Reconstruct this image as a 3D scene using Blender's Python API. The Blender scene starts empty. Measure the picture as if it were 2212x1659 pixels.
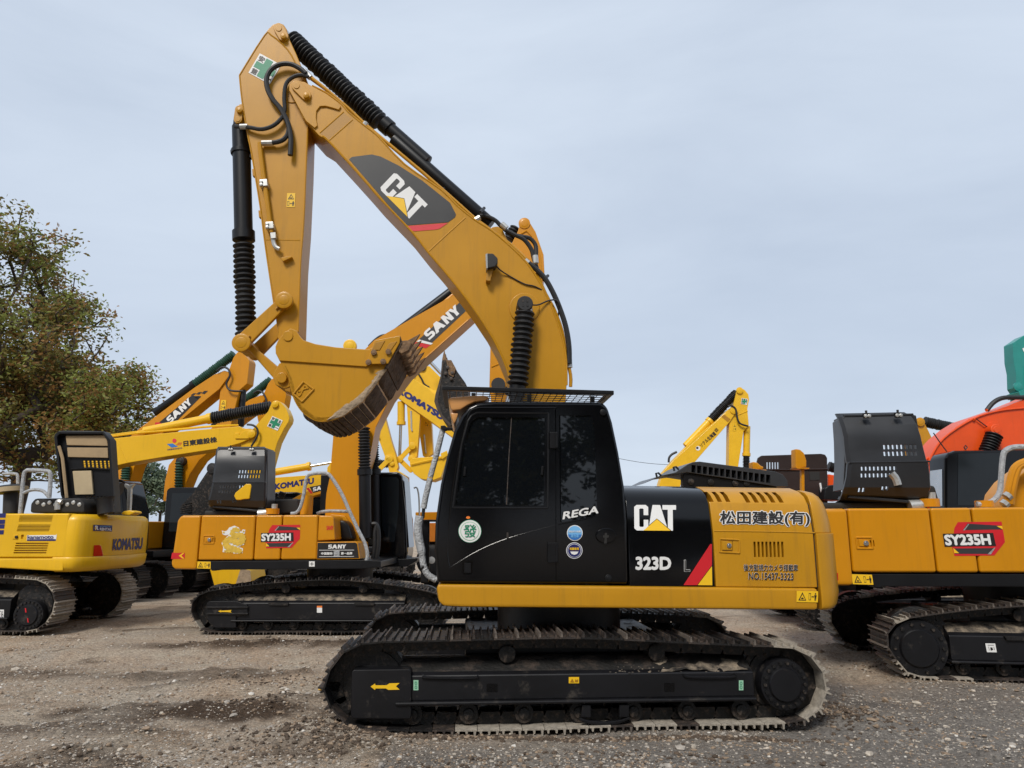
import bpy, bmesh, math, random
from mathutils import Vector, Matrix, noise
random.seed(7)
R = math.radians
sc = bpy.context.scene
COL = sc.collection
# ------------------------------------------------------------------ camera, sky, sun, exposure
F, CX, CY, PITCH, H = 1580.0, 1106.0, 829.5, R(11.4), 1.70      # focal length and centre in picture units (2212 wide)
cd = bpy.data.cameras.new('camera'); cam = bpy.data.objects.new('camera', cd); COL.objects.link(cam)
cd.sensor_width = 36; cd.lens = F / 2212 * 36; cd.clip_start = .1; cd.clip_end = 5000
cam.location = (0, 0, H); cam.rotation_euler = (R(90) + PITCH, 0, 0); sc.camera = cam
SUN_EL, SUN_AZ = R(47), R(202)          # azimuth measured from +Y clockwise
w = bpy.data.worlds.new('World'); sc.world = w; w.use_nodes = True
nt = w.node_tree; nt.nodes.clear(); N = nt.nodes.new; L = nt.links.new
wo = N('ShaderNodeOutputWorld'); bg = N('ShaderNodeBackground'); bg.inputs[1].default_value = .05
sky = N('ShaderNodeTexSky'); sky.sky_type = 'NISHITA'; sky.sun_disc = False; sky.sun_elevation = SUN_EL; sky.sun_rotation = SUN_AZ
sky.air_density = 1.0; sky.dust_density = 3.0
tc = N('ShaderNodeTexCoord'); mp = N('ShaderNodeMapping'); mp.inputs['Scale'].default_value = (1, 1, 3.6); mp.inputs['Location'].default_value = (27.2, 14.4, 4.8)
n1 = N('ShaderNodeTexNoise'); n1.inputs['Scale'].default_value = 1.15; n1.inputs['Detail'].default_value = 7; n1.inputs['Roughness'].default_value = .55; n1.inputs['Distortion'].default_value = .5
cr = N('ShaderNodeValToRGB'); cr.color_ramp.elements[0].position = .30; cr.color_ramp.elements[1].position = .72
cr.color_ramp.elements[0].color = (5.9, 6.8, 8.2, 1); cr.color_ramp.elements[1].color = (7.75, 8.7, 10.0, 1)
mx = N('ShaderNodeMix'); mx.data_type = 'RGBA'; mx.inputs[0].default_value = .86
L(tc.outputs['Generated'], mp.inputs[0]); L(mp.outputs[0], n1.inputs['Vector']); L(n1.outputs['Fac'], cr.inputs[0])
L(sky.outputs[0], mx.inputs[6]); L(cr.outputs[0], mx.inputs[7]); L(mx.outputs[2], bg.inputs[0]); L(bg.outputs[0], wo.inputs[0])
sd = bpy.data.lights.new('sun', 'SUN'); sun = bpy.data.objects.new('sun', sd); COL.objects.link(sun)
sd.energy = 1.5; sd.angle = R(16); sd.color = (1, .95, .87)
sdir = Vector((math.sin(SUN_AZ) * math.cos(SUN_EL), math.cos(SUN_AZ) * math.cos(SUN_EL), math.sin(SUN_EL)))
sun.rotation_euler = (-sdir).to_track_quat('-Z', 'Y').to_euler(); sun.location = sdir * 60
sc.view_settings.view_transform = 'Standard'; sc.view_settings.look = 'None'
sc.view_settings.exposure = 1.0; sc.view_settings.gamma = 1; sc.view_settings.use_curve_mapping = False

# ------------------------------------------------------------------ from picture to place
K = 2908 / 2212
def view(x0, y0, s): return lambda *a: [((x0 + a[i] / s) / K, (y0 + a[i + 1] / s) / K) for i in range(0, len(a), 2)]
zU = lambda *a: [(a[i], a[i + 1]) for i in range(0, len(a), 2)]
zA = view(0, 550, 2.37); zB = view(0, 1180, 2.476); zC = view(440, 1150, 2.3698); zD = view(630, 40, 2.514)
zE = view(630, 650, 2.633); zF = view(1000, 400, 2.212); zG = view(1150, 1060, 2.37); zH = view(1700, 1060, 2.3707)
zI = view(880, 1680, 2.8727); zJ = view(1600, 1680, 2.765); zK = view(2300, 930, 2.765); zL = view(2300, 1430, 3.191)
zM = view(1800, 1080, 3.687); zN = view(1050, 950, 4.1475); zP = view(300, 1000, 3.687)
FWD = Vector((0, math.cos(PITCH), math.sin(PITCH))); UP = Vector((0, -math.sin(PITCH), math.cos(PITCH)))
EYE = Vector((0, 0, H))
def ray(p): return Vector((1, 0, 0)) * ((p[0] - CX) / F) + FWD - UP * ((p[1] - CY) / F)
def G(u, v):
    d = ray((u, v)); return EYE + d * (-H / d.z)
class Fr:                                  # a machine's own directions: a along it, n across it (away from the camera)
    def __init__(s, psi=0):
        c, q = math.cos(R(psi)), math.sin(R(psi)); s.a = Vector((c, q, 0)); s.n = Vector((-q, c, 0))
    def P(s, p, t):
        d = ray(p); return EYE + d * (t / d.dot(s.n))
    def loc(s, S, t, z): return s.a * S + s.n * t + Vector((0, 0, z))
    def S(s, p, t): return s.P(p, t).dot(s.a)
    def Z(s, p, t): return s.P(p, t).z
    def at(s, t0): return At(s, t0)
class At:                                  # outline measured at depth t0, piece set elsewhere across the machine
    def __init__(s, fr, t0): s.fr, s.t0, s.a, s.n, s.loc = fr, t0, fr.a, fr.n, fr.loc
    def P(s, p, t): return s.fr.P(p, s.t0) + s.fr.n * (t - s.t0)
class Plan:                                # an upright surface that is curved in plan
    def __init__(s, fr, plan): s.fr, s.q, s.a, s.n = fr, [fr.loc(S, t, 0) for S, t in plan], fr.a, fr.n
    def P(s, p, off):
        d = ray(p); best = None
        for A, B in zip(s.q, s.q[1:]):
            e = B - A; den = d.x * e.y - d.y * e.x
            if abs(den) < 1e-9: continue
            k = (A.x * e.y - A.y * e.x) / den; x = (A.x * d.y - A.y * d.x) / den
            er = max(0, -x, x - 1)
            if k > 0 and (best is None or (er, k) < best[:2]): best = (er, k)
        q = EYE + d * best[1]; return q + Vector((d.x, d.y, 0)).normalized() * off
class Moved:                               # the same machine standing elsewhere
    def __init__(s, src, dst, S0, t0, S1, t1):
        s.src, s.dst, s.d = src, dst, (S1 - S0, t1 - t0); s.a, s.n = dst.a, dst.n
    def P(s, p, t):
        q = s.src.P(p, t); return s.dst.loc(q.dot(s.src.a) + s.d[0], q.dot(s.src.n) + s.d[1], q.z)
    def loc(s, S, t, z): return s.dst.loc(S + s.d[0], t + s.d[1], z)
    def moved(s, dS):
        m = Moved(s.src, s.dst, 0, 0, 0, 0); m.d = (s.d[0] + dS, s.d[1]); return m
    def S(s, p, t): return s.src.S(p, t)
    def Z(s, p, t): return s.src.Z(p, t)
    def at(s, t0): return At(s, t0)
class Prof:                                # a surface with a cross-section (t, z) running along the machine
    def __init__(s, fr, prof, k=0, S0=0): s.fr, s.prof, s.k, s.S0, s.a, s.n = fr, prof, k, S0, fr.a, fr.n
    def P(s, p, off):
        fr = s.fr; best = None
        for (t0, z0), (t1, z1) in zip(s.prof, s.prof[1:]):
            q = fr.P(p, t0)
            for _ in range(6):
                z = q.z - s.k * (q.dot(fr.a) - s.S0)
                x = 0 if z1 == z0 else (z - z0) / (z1 - z0)
                q = fr.P(p, t0 + (t1 - t0) * x)
            e = max(0, -x, x - 1)
            if best is None or e < best[0]: best = (e, q)
        return best[1] + fr.n * off

# ------------------------------------------------------------------ objects
OFF = {}
def off(o): return OFF[o.name] if o else Vector((0, 0, 0))
def thing(name, loc, label, cat, group=None):
    o = bpy.data.objects.new(name, None); COL.objects.link(o); o.location = loc; o.empty_display_size = .3
    o['label'] = label; o['category'] = cat
    if group: o['group'] = group
    OFF[o.name] = Vector(loc); return o
def tag(o, label=None, cat=None, group=None, kind=None):
    for k, v in (('label', label), ('category', cat), ('group', group), ('kind', kind)):
        if v: o[k] = v
    return o
def finish(me, mats, angle=38):
    for m in (mats if isinstance(mats, (list, tuple)) else [mats]): me.materials.append(m)
    me.polygons.foreach_set('use_smooth', [True] * len(me.polygons)); me.set_sharp_from_angle(angle=R(angle))
def link(name, me, parent):
    o = bpy.data.objects.new(name, me); COL.objects.link(o)
    if parent: o.parent = parent
    OFF[o.name] = off(parent); return o
class MB:
    def __init__(s): s.v, s.f, s.m = [], [], []
    def add(s, vs, fs, mi=0):
        b = len(s.v); s.v += [Vector(q) for q in vs]; s.f += [[i + b for i in f] for f in fs]; s.m += [mi] * len(fs); return s
    def prism(s, pts, vec, mi=0):
        n = len(pts); vs = [Vector(p) for p in pts] + [Vector(p) + vec for p in pts]
        fs = [list(range(n)), list(range(2 * n - 1, n - 1, -1))] + [[i, (i + 1) % n, (i + 1) % n + n, i + n] for i in range(n)]
        return s.add(vs, fs, mi)
    def slab(s, fr, px, t0, t1, mi=0): return s.prism([fr.P(p, t0) for p in px], fr.n * (t1 - t0), mi)
    def box(s, fr, S0, S1, t0, t1, z0, z1, mi=0):
        return s.prism([fr.loc(S0, t0, z0), fr.loc(S1, t0, z0), fr.loc(S1, t0, z1), fr.loc(S0, t0, z1)], fr.n * (t1 - t0), mi)
    def flat(s, fr, px, t, mi=0): return s.add([fr.P(p, t) for p in px], [list(range(len(px)))], mi)
    def xprism(s, fr, prof, S0, S1, k=0, Sr=0, mi=0):
        a = [fr.loc(S0, t, z + k * (S0 - Sr)) for t, z in prof]; b = [fr.loc(S1, t, z + k * (S1 - Sr)) for t, z in prof]
        n = len(prof); return s.add(a + b, [list(range(n)), list(range(2 * n - 1, n - 1, -1))] + [[i, (i + 1) % n, (i + 1) % n + n, i + n] for i in range(n)], mi)
    def loft(s, rings, mi=0):
        n = len(rings[0]); vs = [p for r in rings for p in r]; m = len(rings)
        return s.add(vs, [[i * n + j, i * n + (j + 1) % n, (i + 1) * n + (j + 1) % n, (i + 1) * n + j] for i in range(m - 1) for j in range(n)] + [list(range(n - 1, -1, -1)), list(range((m - 1) * n, m * n))], mi)
    def zprism(s, fr, plan, z0, z1, mi=0): return s.prism([fr.loc(S, t, z0) for S, t in plan], Vector((0, 0, z1 - z0)), mi)
    def tube(s, pts, r, n=8, mi=0, sm=0):
        pts = [Vector(p) for p in pts]
        if sm: pts = smooth(pts, sm)
        d0 = (pts[1] - pts[0]).normalized(); x = d0.orthogonal().normalized(); vs = []; fs = []; m = len(pts)
        for i, p in enumerate(pts):
            d = (pts[min(i + 1, m - 1)] - pts[max(i - 1, 0)]).normalized()
            x = (x - d * x.dot(d)).normalized(); y = d.cross(x); rr = r(i / (m - 1)) if callable(r) else r
            vs += [p + (x * math.cos(j * 2 * math.pi / n) + y * math.sin(j * 2 * math.pi / n)) * rr for j in range(n)]
        for i in range(m - 1):
            fs += [[i * n + j, i * n + (j + 1) % n, (i + 1) * n + (j + 1) % n, (i + 1) * n + j] for j in range(n)]
        fs += [list(range(n - 1, -1, -1)), list(range((m - 1) * n, m * n))]
        return s.add(vs, fs, mi)
    def lathe(s, p0, p1, prof, n=16, mi=0):              # prof: (fraction along the axis, radius)
        p0, p1 = Vector(p0), Vector(p1); d = p1 - p0; e = d.normalized(); x = e.orthogonal().normalized(); y = e.cross(x)
        vs = []; m = len(prof)
        for q, r in prof: vs += [p0 + d * q + (x * math.cos(j * 2 * math.pi / n) + y * math.sin(j * 2 * math.pi / n)) * r for j in range(n)]
        fs = [[i * n + j, i * n + (j + 1) % n, (i + 1) * n + (j + 1) % n, (i + 1) * n + j] for i in range(m - 1) for j in range(n)]
        fs += [list(range(n - 1, -1, -1)), list(range((m - 1) * n, m * n))]
        return s.add(vs, fs, mi)
    def cyl(s, c, ax, r, h, n=24, mi=0, ch=0):
        c = Vector(c); ax = Vector(ax).normalized()
        pr = [(0, r), (1, r)] if not ch else [(0, r - ch), (ch / h, r), (1 - ch / h, r), (1, r - ch)]
        return s.lathe(c, c + ax * h, pr, n, mi)
    def mesh(s, name, bev=0, seg=2, o=Vector((0, 0, 0))):
        me = bpy.data.meshes.new(name); me.from_pydata([p - o for p in s.v], [], s.f)
        me.polygons.foreach_set('material_index', s.m)
        bm = bmesh.new(); bm.from_mesh(me)
        bmesh.ops.recalc_face_normals(bm, faces=bm.faces)
        if bev:
            es = [e for e in bm.edges if len(e.link_faces) == 2 and e.calc_face_angle(0) > R(32)]
            bmesh.ops.bevel(bm, geom=es, offset=bev, segments=seg, affect='EDGES', profile=.5, clamp_overlap=True, material=-1)
        bm.to_mesh(me); bm.free(); return me
    def build(s, name, mats, parent, bev=0, seg=2, cut=None, angle=38, label=None):
        me = s.mesh(name, bev, seg)
        if cut and cut.f:
            cm = cut.mesh('cutter'); a = bpy.data.objects.new('tmp', me); b = bpy.data.objects.new('tmp', cm)
            for m in mats: me.materials.append(m); cm.materials.append(m)
            COL.objects.link(a); COL.objects.link(b); md = a.modifiers.new('b', 'BOOLEAN'); md.object = b; md.solver = 'EXACT'
            dg = bpy.context.evaluated_depsgraph_get(); m2 = bpy.data.meshes.new_from_object(a.evaluated_get(dg))
            bpy.data.objects.remove(a); bpy.data.objects.remove(b); bpy.data.meshes.remove(me); bpy.data.meshes.remove(cm)
            me = m2; me.materials.clear(); me.name = name
        o = off(parent)
        me.transform(Matrix.Translation(-o)); finish(me, mats, angle)
        ob = link(name, me, parent)
        if bev:
            wn = ob.modifiers.new('wn', 'WEIGHTED_NORMAL'); wn.keep_sharp = True
        if label: ob['label'] = label
        return ob
def smooth(pts, k=6):
    pts = [Vector(p) for p in pts]; out = []
    for i in range(len(pts) - 1):
        a, b, c, d = pts[max(i - 1, 0)], pts[i], pts[i + 1], pts[min(i + 2, len(pts) - 1)]
        for j in range(k):
            t = j / k
            out.append(.5 * ((2 * b) + (c - a) * t + (2 * a - 5 * b + 4 * c - d) * t * t + (3 * b - a - 3 * c + d) * t ** 3))
    return out + [pts[-1]]
def circ(p, r, n=24, ry=None): return [(p[0] + r * math.cos(i * 2 * math.pi / n), p[1] + (ry or r) * math.sin(i * 2 * math.pi / n)) for i in range(n)]
def caps(p, q, r, r2=None, n=9):           # rounded link plate outline
    r2 = r2 or r; an = math.atan2(q[1] - p[1], q[0] - p[0])
    return [(p[0] + r * math.cos(an + R(90) + R(180) * i / n), p[1] + r * math.sin(an + R(90) + R(180) * i / n)) for i in range(n + 1)] + \
           [(q[0] + r2 * math.cos(an - R(90) + R(180) * i / n), q[1] + r2 * math.sin(an - R(90) + R(180) * i / n)) for i in range(n + 1)]
def rrect(x0, y0, x1, y1, r, n=4):
    out = []
    for cx, cy, a0 in ((x1 - r, y0 + r, -90), (x1 - r, y1 - r, 0), (x0 + r, y1 - r, 90), (x0 + r, y0 + r, 180)):
        out += [cx + r * math.cos(R(a0 + 90 * i / n)) if q == 0 else cy + r * math.sin(R(a0 + 90 * i / n)) for i in range(n + 1) for q in (0, 1)]
    return out
def mix2(p, q, x): return (p[0] + (q[0] - p[0]) * x, p[1] + (q[1] - p[1]) * x)
# lettering
GL = {}
def glyphs(txt, bold=0, space=1.0):
    k = (txt, bold, space)
    if k not in GL:
        c = bpy.data.curves.new('t', 'FONT'); c.body = txt; c.offset = bold; c.resolution_u = 3; c.space_character = space
        o = bpy.data.objects.new('t', c); COL.objects.link(o)
        me = bpy.data.meshes.new_from_object(o.evaluated_get(bpy.context.evaluated_depsgraph_get()))
        GL[k] = ([(v.co.x, v.co.y) for v in me.vertices], [list(p.vertices) for p in me.polygons])
        bpy.data.objects.remove(o); bpy.data.meshes.remove(me)
    return GL[k]
def fit(vs, ref, BL, BR, TL):
    x0, x1 = min(v[0] for v in ref), max(v[0] for v in ref); y0, y1 = min(v[1] for v in ref), max(v[1] for v in ref)
    return [(BL[0] + (BR[0] - BL[0]) * a + (TL[0] - BL[0]) * b, BL[1] + (BR[1] - BL[1]) * a + (TL[1] - BL[1]) * b)
            for a, b in (((x - x0) / (x1 - x0), (y - y0) / (y1 - y0)) for x, y in vs)]
def put(mb, fr, vs, fs, t, mi=0): mb.add([fr.P(p, t) for p in vs], fs, mi)
def bolder(mb, fr, ref, vs, fs, box, t, bold):
    ring = [(0, 0)] if not bold else [(bold * math.cos(i * math.pi / 4), bold * math.sin(i * math.pi / 4)) for i in range(8)] + ([(.5 * bold, 0), (-.5 * bold, 0)] if bold > .03 else [])
    for i, (dx, dy) in enumerate(ring): put(mb, fr, fit([(x + dx, y + dy) for x, y in vs], ref, *box), fs, t - .00015 * i)
def letters(name, txt, fr, t, box, mat, parent, bold=0, space=1.0, outline=None, ow=.05):
    vs, fs = glyphs(txt, 0, space); x0, x1 = min(v[0] for v in vs) - bold, max(v[0] for v in vs) + bold; y0, y1 = min(v[1] for v in vs) - bold, max(v[1] for v in vs) + bold
    ref = [(x0, y0), (x1, y1)]
    if outline:
        mb = MB(); bolder(mb, fr, ref, vs, fs, box, t, bold + ow); mb.build(name + '_outline', outline, parent); t -= .0025
    mb = MB(); bolder(mb, fr, ref, vs, fs, box, t, bold); return mb.build(name, mat, parent)
def polys(name, shapes, fr, t, box, mat, parent):     # unit-square shapes in a picture box
    BL, BR, TL = box; mb = MB()
    for sh in shapes: mb.flat(fr, fit(sh, [(0, 0), (1, 1)], BL, BR, TL), t)
    return mb.build(name, mat, parent)
def decal(name, px, fr, t, mat, parent): return MB().flat(fr, px, t).build(name, mat, parent)
# ------------------------------------------------------------------ materials
def mat(name, col, rough=.5, metal=0, coat=0, var=.12, scale=3, dust=0, dcol=(.30, .25, .19), bump=0, bscale=40, spec=.5, streak=0):
    m = bpy.data.materials.new(name); m.use_nodes = True; t = m.node_tree; b = t.nodes['Principled BSDF']; N = t.nodes.new; L = t.links.new
    b.inputs['Metallic'].default_value = metal; b.inputs['Coat Weight'].default_value = coat; b.inputs['Coat Roughness'].default_value = .08
    b.inputs['Specular IOR Level'].default_value = spec
    c = N('ShaderNodeTexCoord'); n = N('ShaderNodeTexNoise'); n.inputs['Scale'].default_value = scale; n.inputs['Detail'].default_value = 8; n.inputs['Roughness'].default_value = .62
    L(c.outputs['Object'], n.inputs['Vector'])
    r = N('ShaderNodeValToRGB'); r.color_ramp.elements[0].position = .3; r.color_ramp.elements[1].position = .7
    lo = [max(0, x * (1 - var)) for x in col]; hi = [min(1, x * (1 + var)) for x in col]
    r.color_ramp.elements[0].color = (*lo, 1); r.color_ramp.elements[1].color = (*hi, 1); L(n.outputs['Fac'], r.inputs[0])
    out = r.outputs[0]
    if streak:      # rain streaks and faded, rubbed patches in the paint
        mp_ = N('ShaderNodeMapping'); mp_.inputs['Scale'].default_value = (9, 9, .7); L(c.outputs['Object'], mp_.inputs[0])
        ns = N('ShaderNodeTexNoise'); ns.inputs['Scale'].default_value = 1.6; ns.inputs['Detail'].default_value = 7; ns.inputs['Roughness'].default_value = .65; L(mp_.outputs[0], ns.inputs['Vector'])
        q1 = N('ShaderNodeMapRange'); q1.inputs['From Min'].default_value = .52; q1.inputs['From Max'].default_value = .76; q1.inputs['To Max'].default_value = streak; L(ns.outputs['Fac'], q1.inputs[0])
        x1 = N('ShaderNodeMix'); x1.data_type = 'RGBA'; L(q1.outputs[0], x1.inputs[0]); L(out, x1.inputs[6]); x1.inputs[7].default_value = (*[v * .42 + .02 for v in col], 1); out = x1.outputs[2]
        nc = N('ShaderNodeTexNoise'); nc.inputs['Scale'].default_value = 26; nc.inputs['Detail'].default_value = 8; nc.inputs['Roughness'].default_value = .75; L(c.outputs['Object'], nc.inputs['Vector'])
        q2 = N('ShaderNodeMapRange'); q2.inputs['From Min'].default_value = .72; q2.inputs['From Max'].default_value = .76; q2.inputs['To Max'].default_value = .55; L(nc.outputs['Fac'], q2.inputs[0])
        x2 = N('ShaderNodeMix'); x2.data_type = 'RGBA'; L(q2.outputs[0], x2.inputs[0]); L(out, x2.inputs[6]); x2.inputs[7].default_value = (.14, .085, .05, 1); out = x2.outputs[2]
    rr = N('ShaderNodeMapRange'); rr.inputs['To Min'].default_value = rough * .8; rr.inputs['To Max'].default_value = min(1, rough * 1.25); L(n.outputs['Fac'], rr.inputs[0])
    ro = rr.outputs[0]
    if dust:
        n2 = N('ShaderNodeTexNoise'); n2.inputs['Scale'].default_value = scale * 1.9; n2.inputs['Detail'].default_value = 10; n2.inputs['Roughness'].default_value = .7
        L(c.outputs['Object'], n2.inputs['Vector'])
        q = N('ShaderNodeMapRange'); q.inputs['From Min'].default_value = .62 - dust * .4; q.inputs['From Max'].default_value = .78 - dust * .3; L(n2.outputs['Fac'], q.inputs[0])
        x = N('ShaderNodeMix'); x.data_type = 'RGBA'; L(q.outputs[0], x.inputs[0]); L(out, x.inputs[6]); x.inputs[7].default_value = (*dcol, 1); out = x.outputs[2]
        y = N('ShaderNodeMix'); L(q.outputs[0], y.inputs[0]); L(ro, y.inputs[2]); y.inputs[3].default_value = .95; ro = y.outputs[0]
    L(out, b.inputs['Base Color']); L(ro, b.inputs['Roughness'])
    if bump:
        n3 = N('ShaderNodeTexNoise'); n3.inputs['Scale'].default_value = bscale; n3.inputs['Detail'].default_value = 6; L(c.outputs['Object'], n3.inputs['Vector'])
        bp = N('ShaderNodeBump'); bp.inputs['Strength'].default_value = bump; bp.inputs['Distance'].default_value = .02; L(n3.outputs['Fac'], bp.inputs['Height']); L(bp.outputs[0], b.inputs['Normal'])
    return m
OCHRE = mat('ochre_paint', (.47, .225, .008), .36, coat=.08, spec=.35, var=.07, scale=1.3, bump=.02, bscale=5, streak=.34)
OCHRE_DIM = mat('darker_ochre', (.36, .17, .006), .45, var=.1)  # darker copy of the ochre; small parts, and shade painted on the boom
TAN = mat('faded_orange_paint', (.56, .27, .09), .32, coat=.1, var=.05)
ORANGE_Y = mat('orange_yellow_paint', (.54, .22, .002), .36, coat=.08, spec=.35, var=.05, scale=1.2, bump=.02, bscale=4, streak=.22)
YELLOW = mat('bright_yellow_paint', (.70, .405, .010), .36, coat=.08, spec=.35, var=.05, scale=1.2, streak=.22)
YELLOW_FAR = mat('pale_yellow_paint', (.72, .42, .015), .4, coat=.05, spec=.35, var=.06)
ORANGE = mat('orange_paint', (.70, .075, .008), .36, coat=.08, spec=.35, var=.06, streak=.22)
TEAL = mat('teal_paint', (.01, .22, .19), .4, coat=.2, var=.1)
BLACK = mat('black_gloss_paint', (.0025, .0026, .0034), .13, coat=.10, spec=.30, var=.15, scale=2, bump=.015, bscale=3)
BLACK_S = mat('black_satin_paint', (.006, .0062, .0075), .38, spec=.3, var=.2, scale=2)
HOODM = mat('dark_grey_hood_paint', (.020, .021, .024), .35, spec=.4, var=.15, scale=2)
BROWNH = mat('dark_brown_hood_paint', (.022, .012, .010), .4, coat=.1, var=.2)
GUARD = mat('grey_black_hood', (.028, .03, .034), .38, coat=.1, var=.2)
RUB = mat('black_rubber', (.010, .010, .011), .55, var=.25, scale=8)
GREENR = mat('green_rubber', (.012, .055, .035), .6, var=.2)
STEEL = mat('track_steel', (.012, .011, .011), .45, metal=.2, var=.3, scale=6, dust=.2, dcol=(.07, .052, .04), bump=.2)
STEELR = mat('track_steel_worn', (.045, .037, .033), .5, metal=.3, var=.35, scale=7, dust=.35, dcol=(.12, .08, .056), bump=.3)
STEELD = mat('track_steel_dusty', (.16, .14, .115), .8, var=.25, scale=7, dust=.75, dcol=(.34, .30, .245), bump=.5)
FRAME = mat('black_frame', (.006, .006, .0075), .40, spec=.35, var=.3, scale=2.5, dust=.10, dcol=(.06, .05, .04))
LEDGE = mat('frame_with_sand', (.02, .018, .017), .6, var=.3, scale=2.5, dust=.52, dcol=(.27, .215, .155), bump=.6, bscale=30)
CAST = mat('dark_cast_steel', (.010, .0095, .0095), .45, metal=.3, var=.3, scale=9, dust=.25, dcol=(.12, .09, .07), bump=.3)
MUD = mat('dried_mud', (.085, .055, .035), .95, var=.55, scale=9, dust=.28, dcol=(.16, .115, .075), bump=1.0, bscale=22)
MUDP = mat('pale_dried_mud', (.30, .225, .15), .95, var=.3, scale=9, bump=.9, bscale=30)
TOOTH = mat('worn_tooth_steel', (.20, .115, .055), .65, metal=.2, var=.4, scale=9, dust=.4, dcol=(.12, .08, .05), bump=.4)
CHROME = mat('bright_steel', (.55, .55, .55), .25, metal=1, var=.1)
SILVER = mat('zinc_fitting', (.5, .5, .48), .4, metal=.7, var=.15, scale=20)
WRAP = mat('grey_bubble_wrap', (.34, .35, .36), .32, var=.35, scale=22, bump=.9, bscale=60)
GLASS = mat('dark_tinted_glass', (.004, .005, .0065), .02, var=.05, bump=.004, bscale=2.6, spec=.5)
GLASSB = mat('tinted_glass', (.012, .015, .018), .06, var=.1, spec=.3)
TIP = mat('worn_grouser_steel', (.16, .135, .115), .5, metal=.3, var=.4, scale=9, dust=.3, dcol=(.20, .14, .10), bump=.3)
TIPD = mat('dusty_grouser_steel', (.30, .265, .22), .8, var=.3, scale=9, bump=.4)
CARD = mat('brown_liner_panel', (.33, .235, .13), .7, var=.12, scale=4, bump=.3, bscale=6)
LINER = mat('tan_liner_panel', (.42, .33, .20), .6, var=.1)
DARK = mat('dark_inside', (.012, .011, .010), .7, var=.3)
DARKR = mat('dark_red_inside', (.035, .012, .009), .6, var=.3)
WHITE = mat('white_print', (.72, .72, .71), .45, var=.03)
INK = mat('black_print', (.014, .012, .012), .4, var=.1)
INKG = mat('charcoal_print', (.030, .030, .031), .42, var=.1)
NAVY = mat('navy_print', (.012, .016, .12), .4, var=.05)
RED = mat('red_print', (.55, .012, .02), .4, var=.05)
PINKRED = mat('light_red_print', (.62, .035, .045), .42, var=.05)
GREEN = mat('green_print', (.008, .21, .105), .45, var=.05)
LGREEN = mat('pale_green_print', (.28, .52, .36), .5, var=.05)
BLUE = mat('blue_print', (.03, .16, .48), .45, var=.05)
LBLUE = mat('light_blue_print', (.16, .42, .72), .45, var=.05)
GOLD = mat('gold_print', (.62, .40, .05), .45, var=.2, scale=14)
YPRINT = mat('yellow_print', (.80, .48, .01), .45, var=.03)
ORPRINT = mat('orange_print', (.8, .2, .03), .4, var=.03)
LAMPG = mat('lamp_lens', (.35, .36, .36), .1, var=.1)
REDLENS = mat('red_reflector', (.5, .01, .01), .15, var=.1)
BARK = mat('bark', (.055, .040, .030), .9, var=.35, scale=12, bump=.6, bscale=20)

LEDGED = mat('frame_with_dark_soil', (.009, .0085, .008), .6, var=.3, scale=3, dust=.35, dcol=(.055, .038, .028), bump=.5, bscale=30)
# ------------------------------------------------------------------ pieces shared by the machines
def shoe_mesh(name, w, p, mats):
    mb = MB(); fr = Fr(0)
    mb.box(fr, -.5 * p, .47 * p, 0, w, 0, .014)
    for x, h_, m_ in ((-.46, .058, 1), (-.10, .042, 0), (.27, .042, 0)):
        mb.prism([fr.loc(x * p, 0, .013), fr.loc((x + .12) * p, 0, .013), fr.loc((x + .095) * p, 0, h_), fr.loc((x + .025) * p, 0, h_)], fr.n * w, m_)
    for y in (.5 * w - .13, .5 * w + .08):
        mb.prism([fr.loc(-.55 * p, y, -.10), fr.loc(.30 * p, y, -.10), fr.loc(.5 * p, y, -.02), fr.loc(.3 * p, y, 0.001), fr.loc(-.4 * p, y, 0.001), fr.loc(-.6 * p, y, -.04)], fr.n * .05, 2)
    me = mb.mesh(name); finish(me, mats); return me
def resample(path, n):
    L = [0]
    for i in range(len(path)): L.append(L[-1] + math.dist(path[i], path[(i + 1) % len(path)]))
    out = []
    for k in range(n):
        d = L[-1] * k / n; i = max(j for j in range(len(path)) if L[j] <= d); x = (d - L[i]) / max(1e-9, L[i + 1] - L[i])
        out.append(mix2(path[i], path[(i + 1) % len(path)], x))
    return out, L[-1]
def closed_smooth(pts, k=5):
    n = len(pts); out = []
    for i in range(n):
        a, b, c, d = [Vector((*pts[(i + j) % n], 0)) for j in (-1, 0, 1, 2)]
        for j in range(k):
            t = j / k; q = .5 * ((2 * b) + (c - a) * t + (2 * a - 5 * b + 4 * c - d) * t * t + (3 * b - a - 3 * c + d) * t ** 3); out.append((q.x, q.y))
    return out
SHOES = {}
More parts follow.
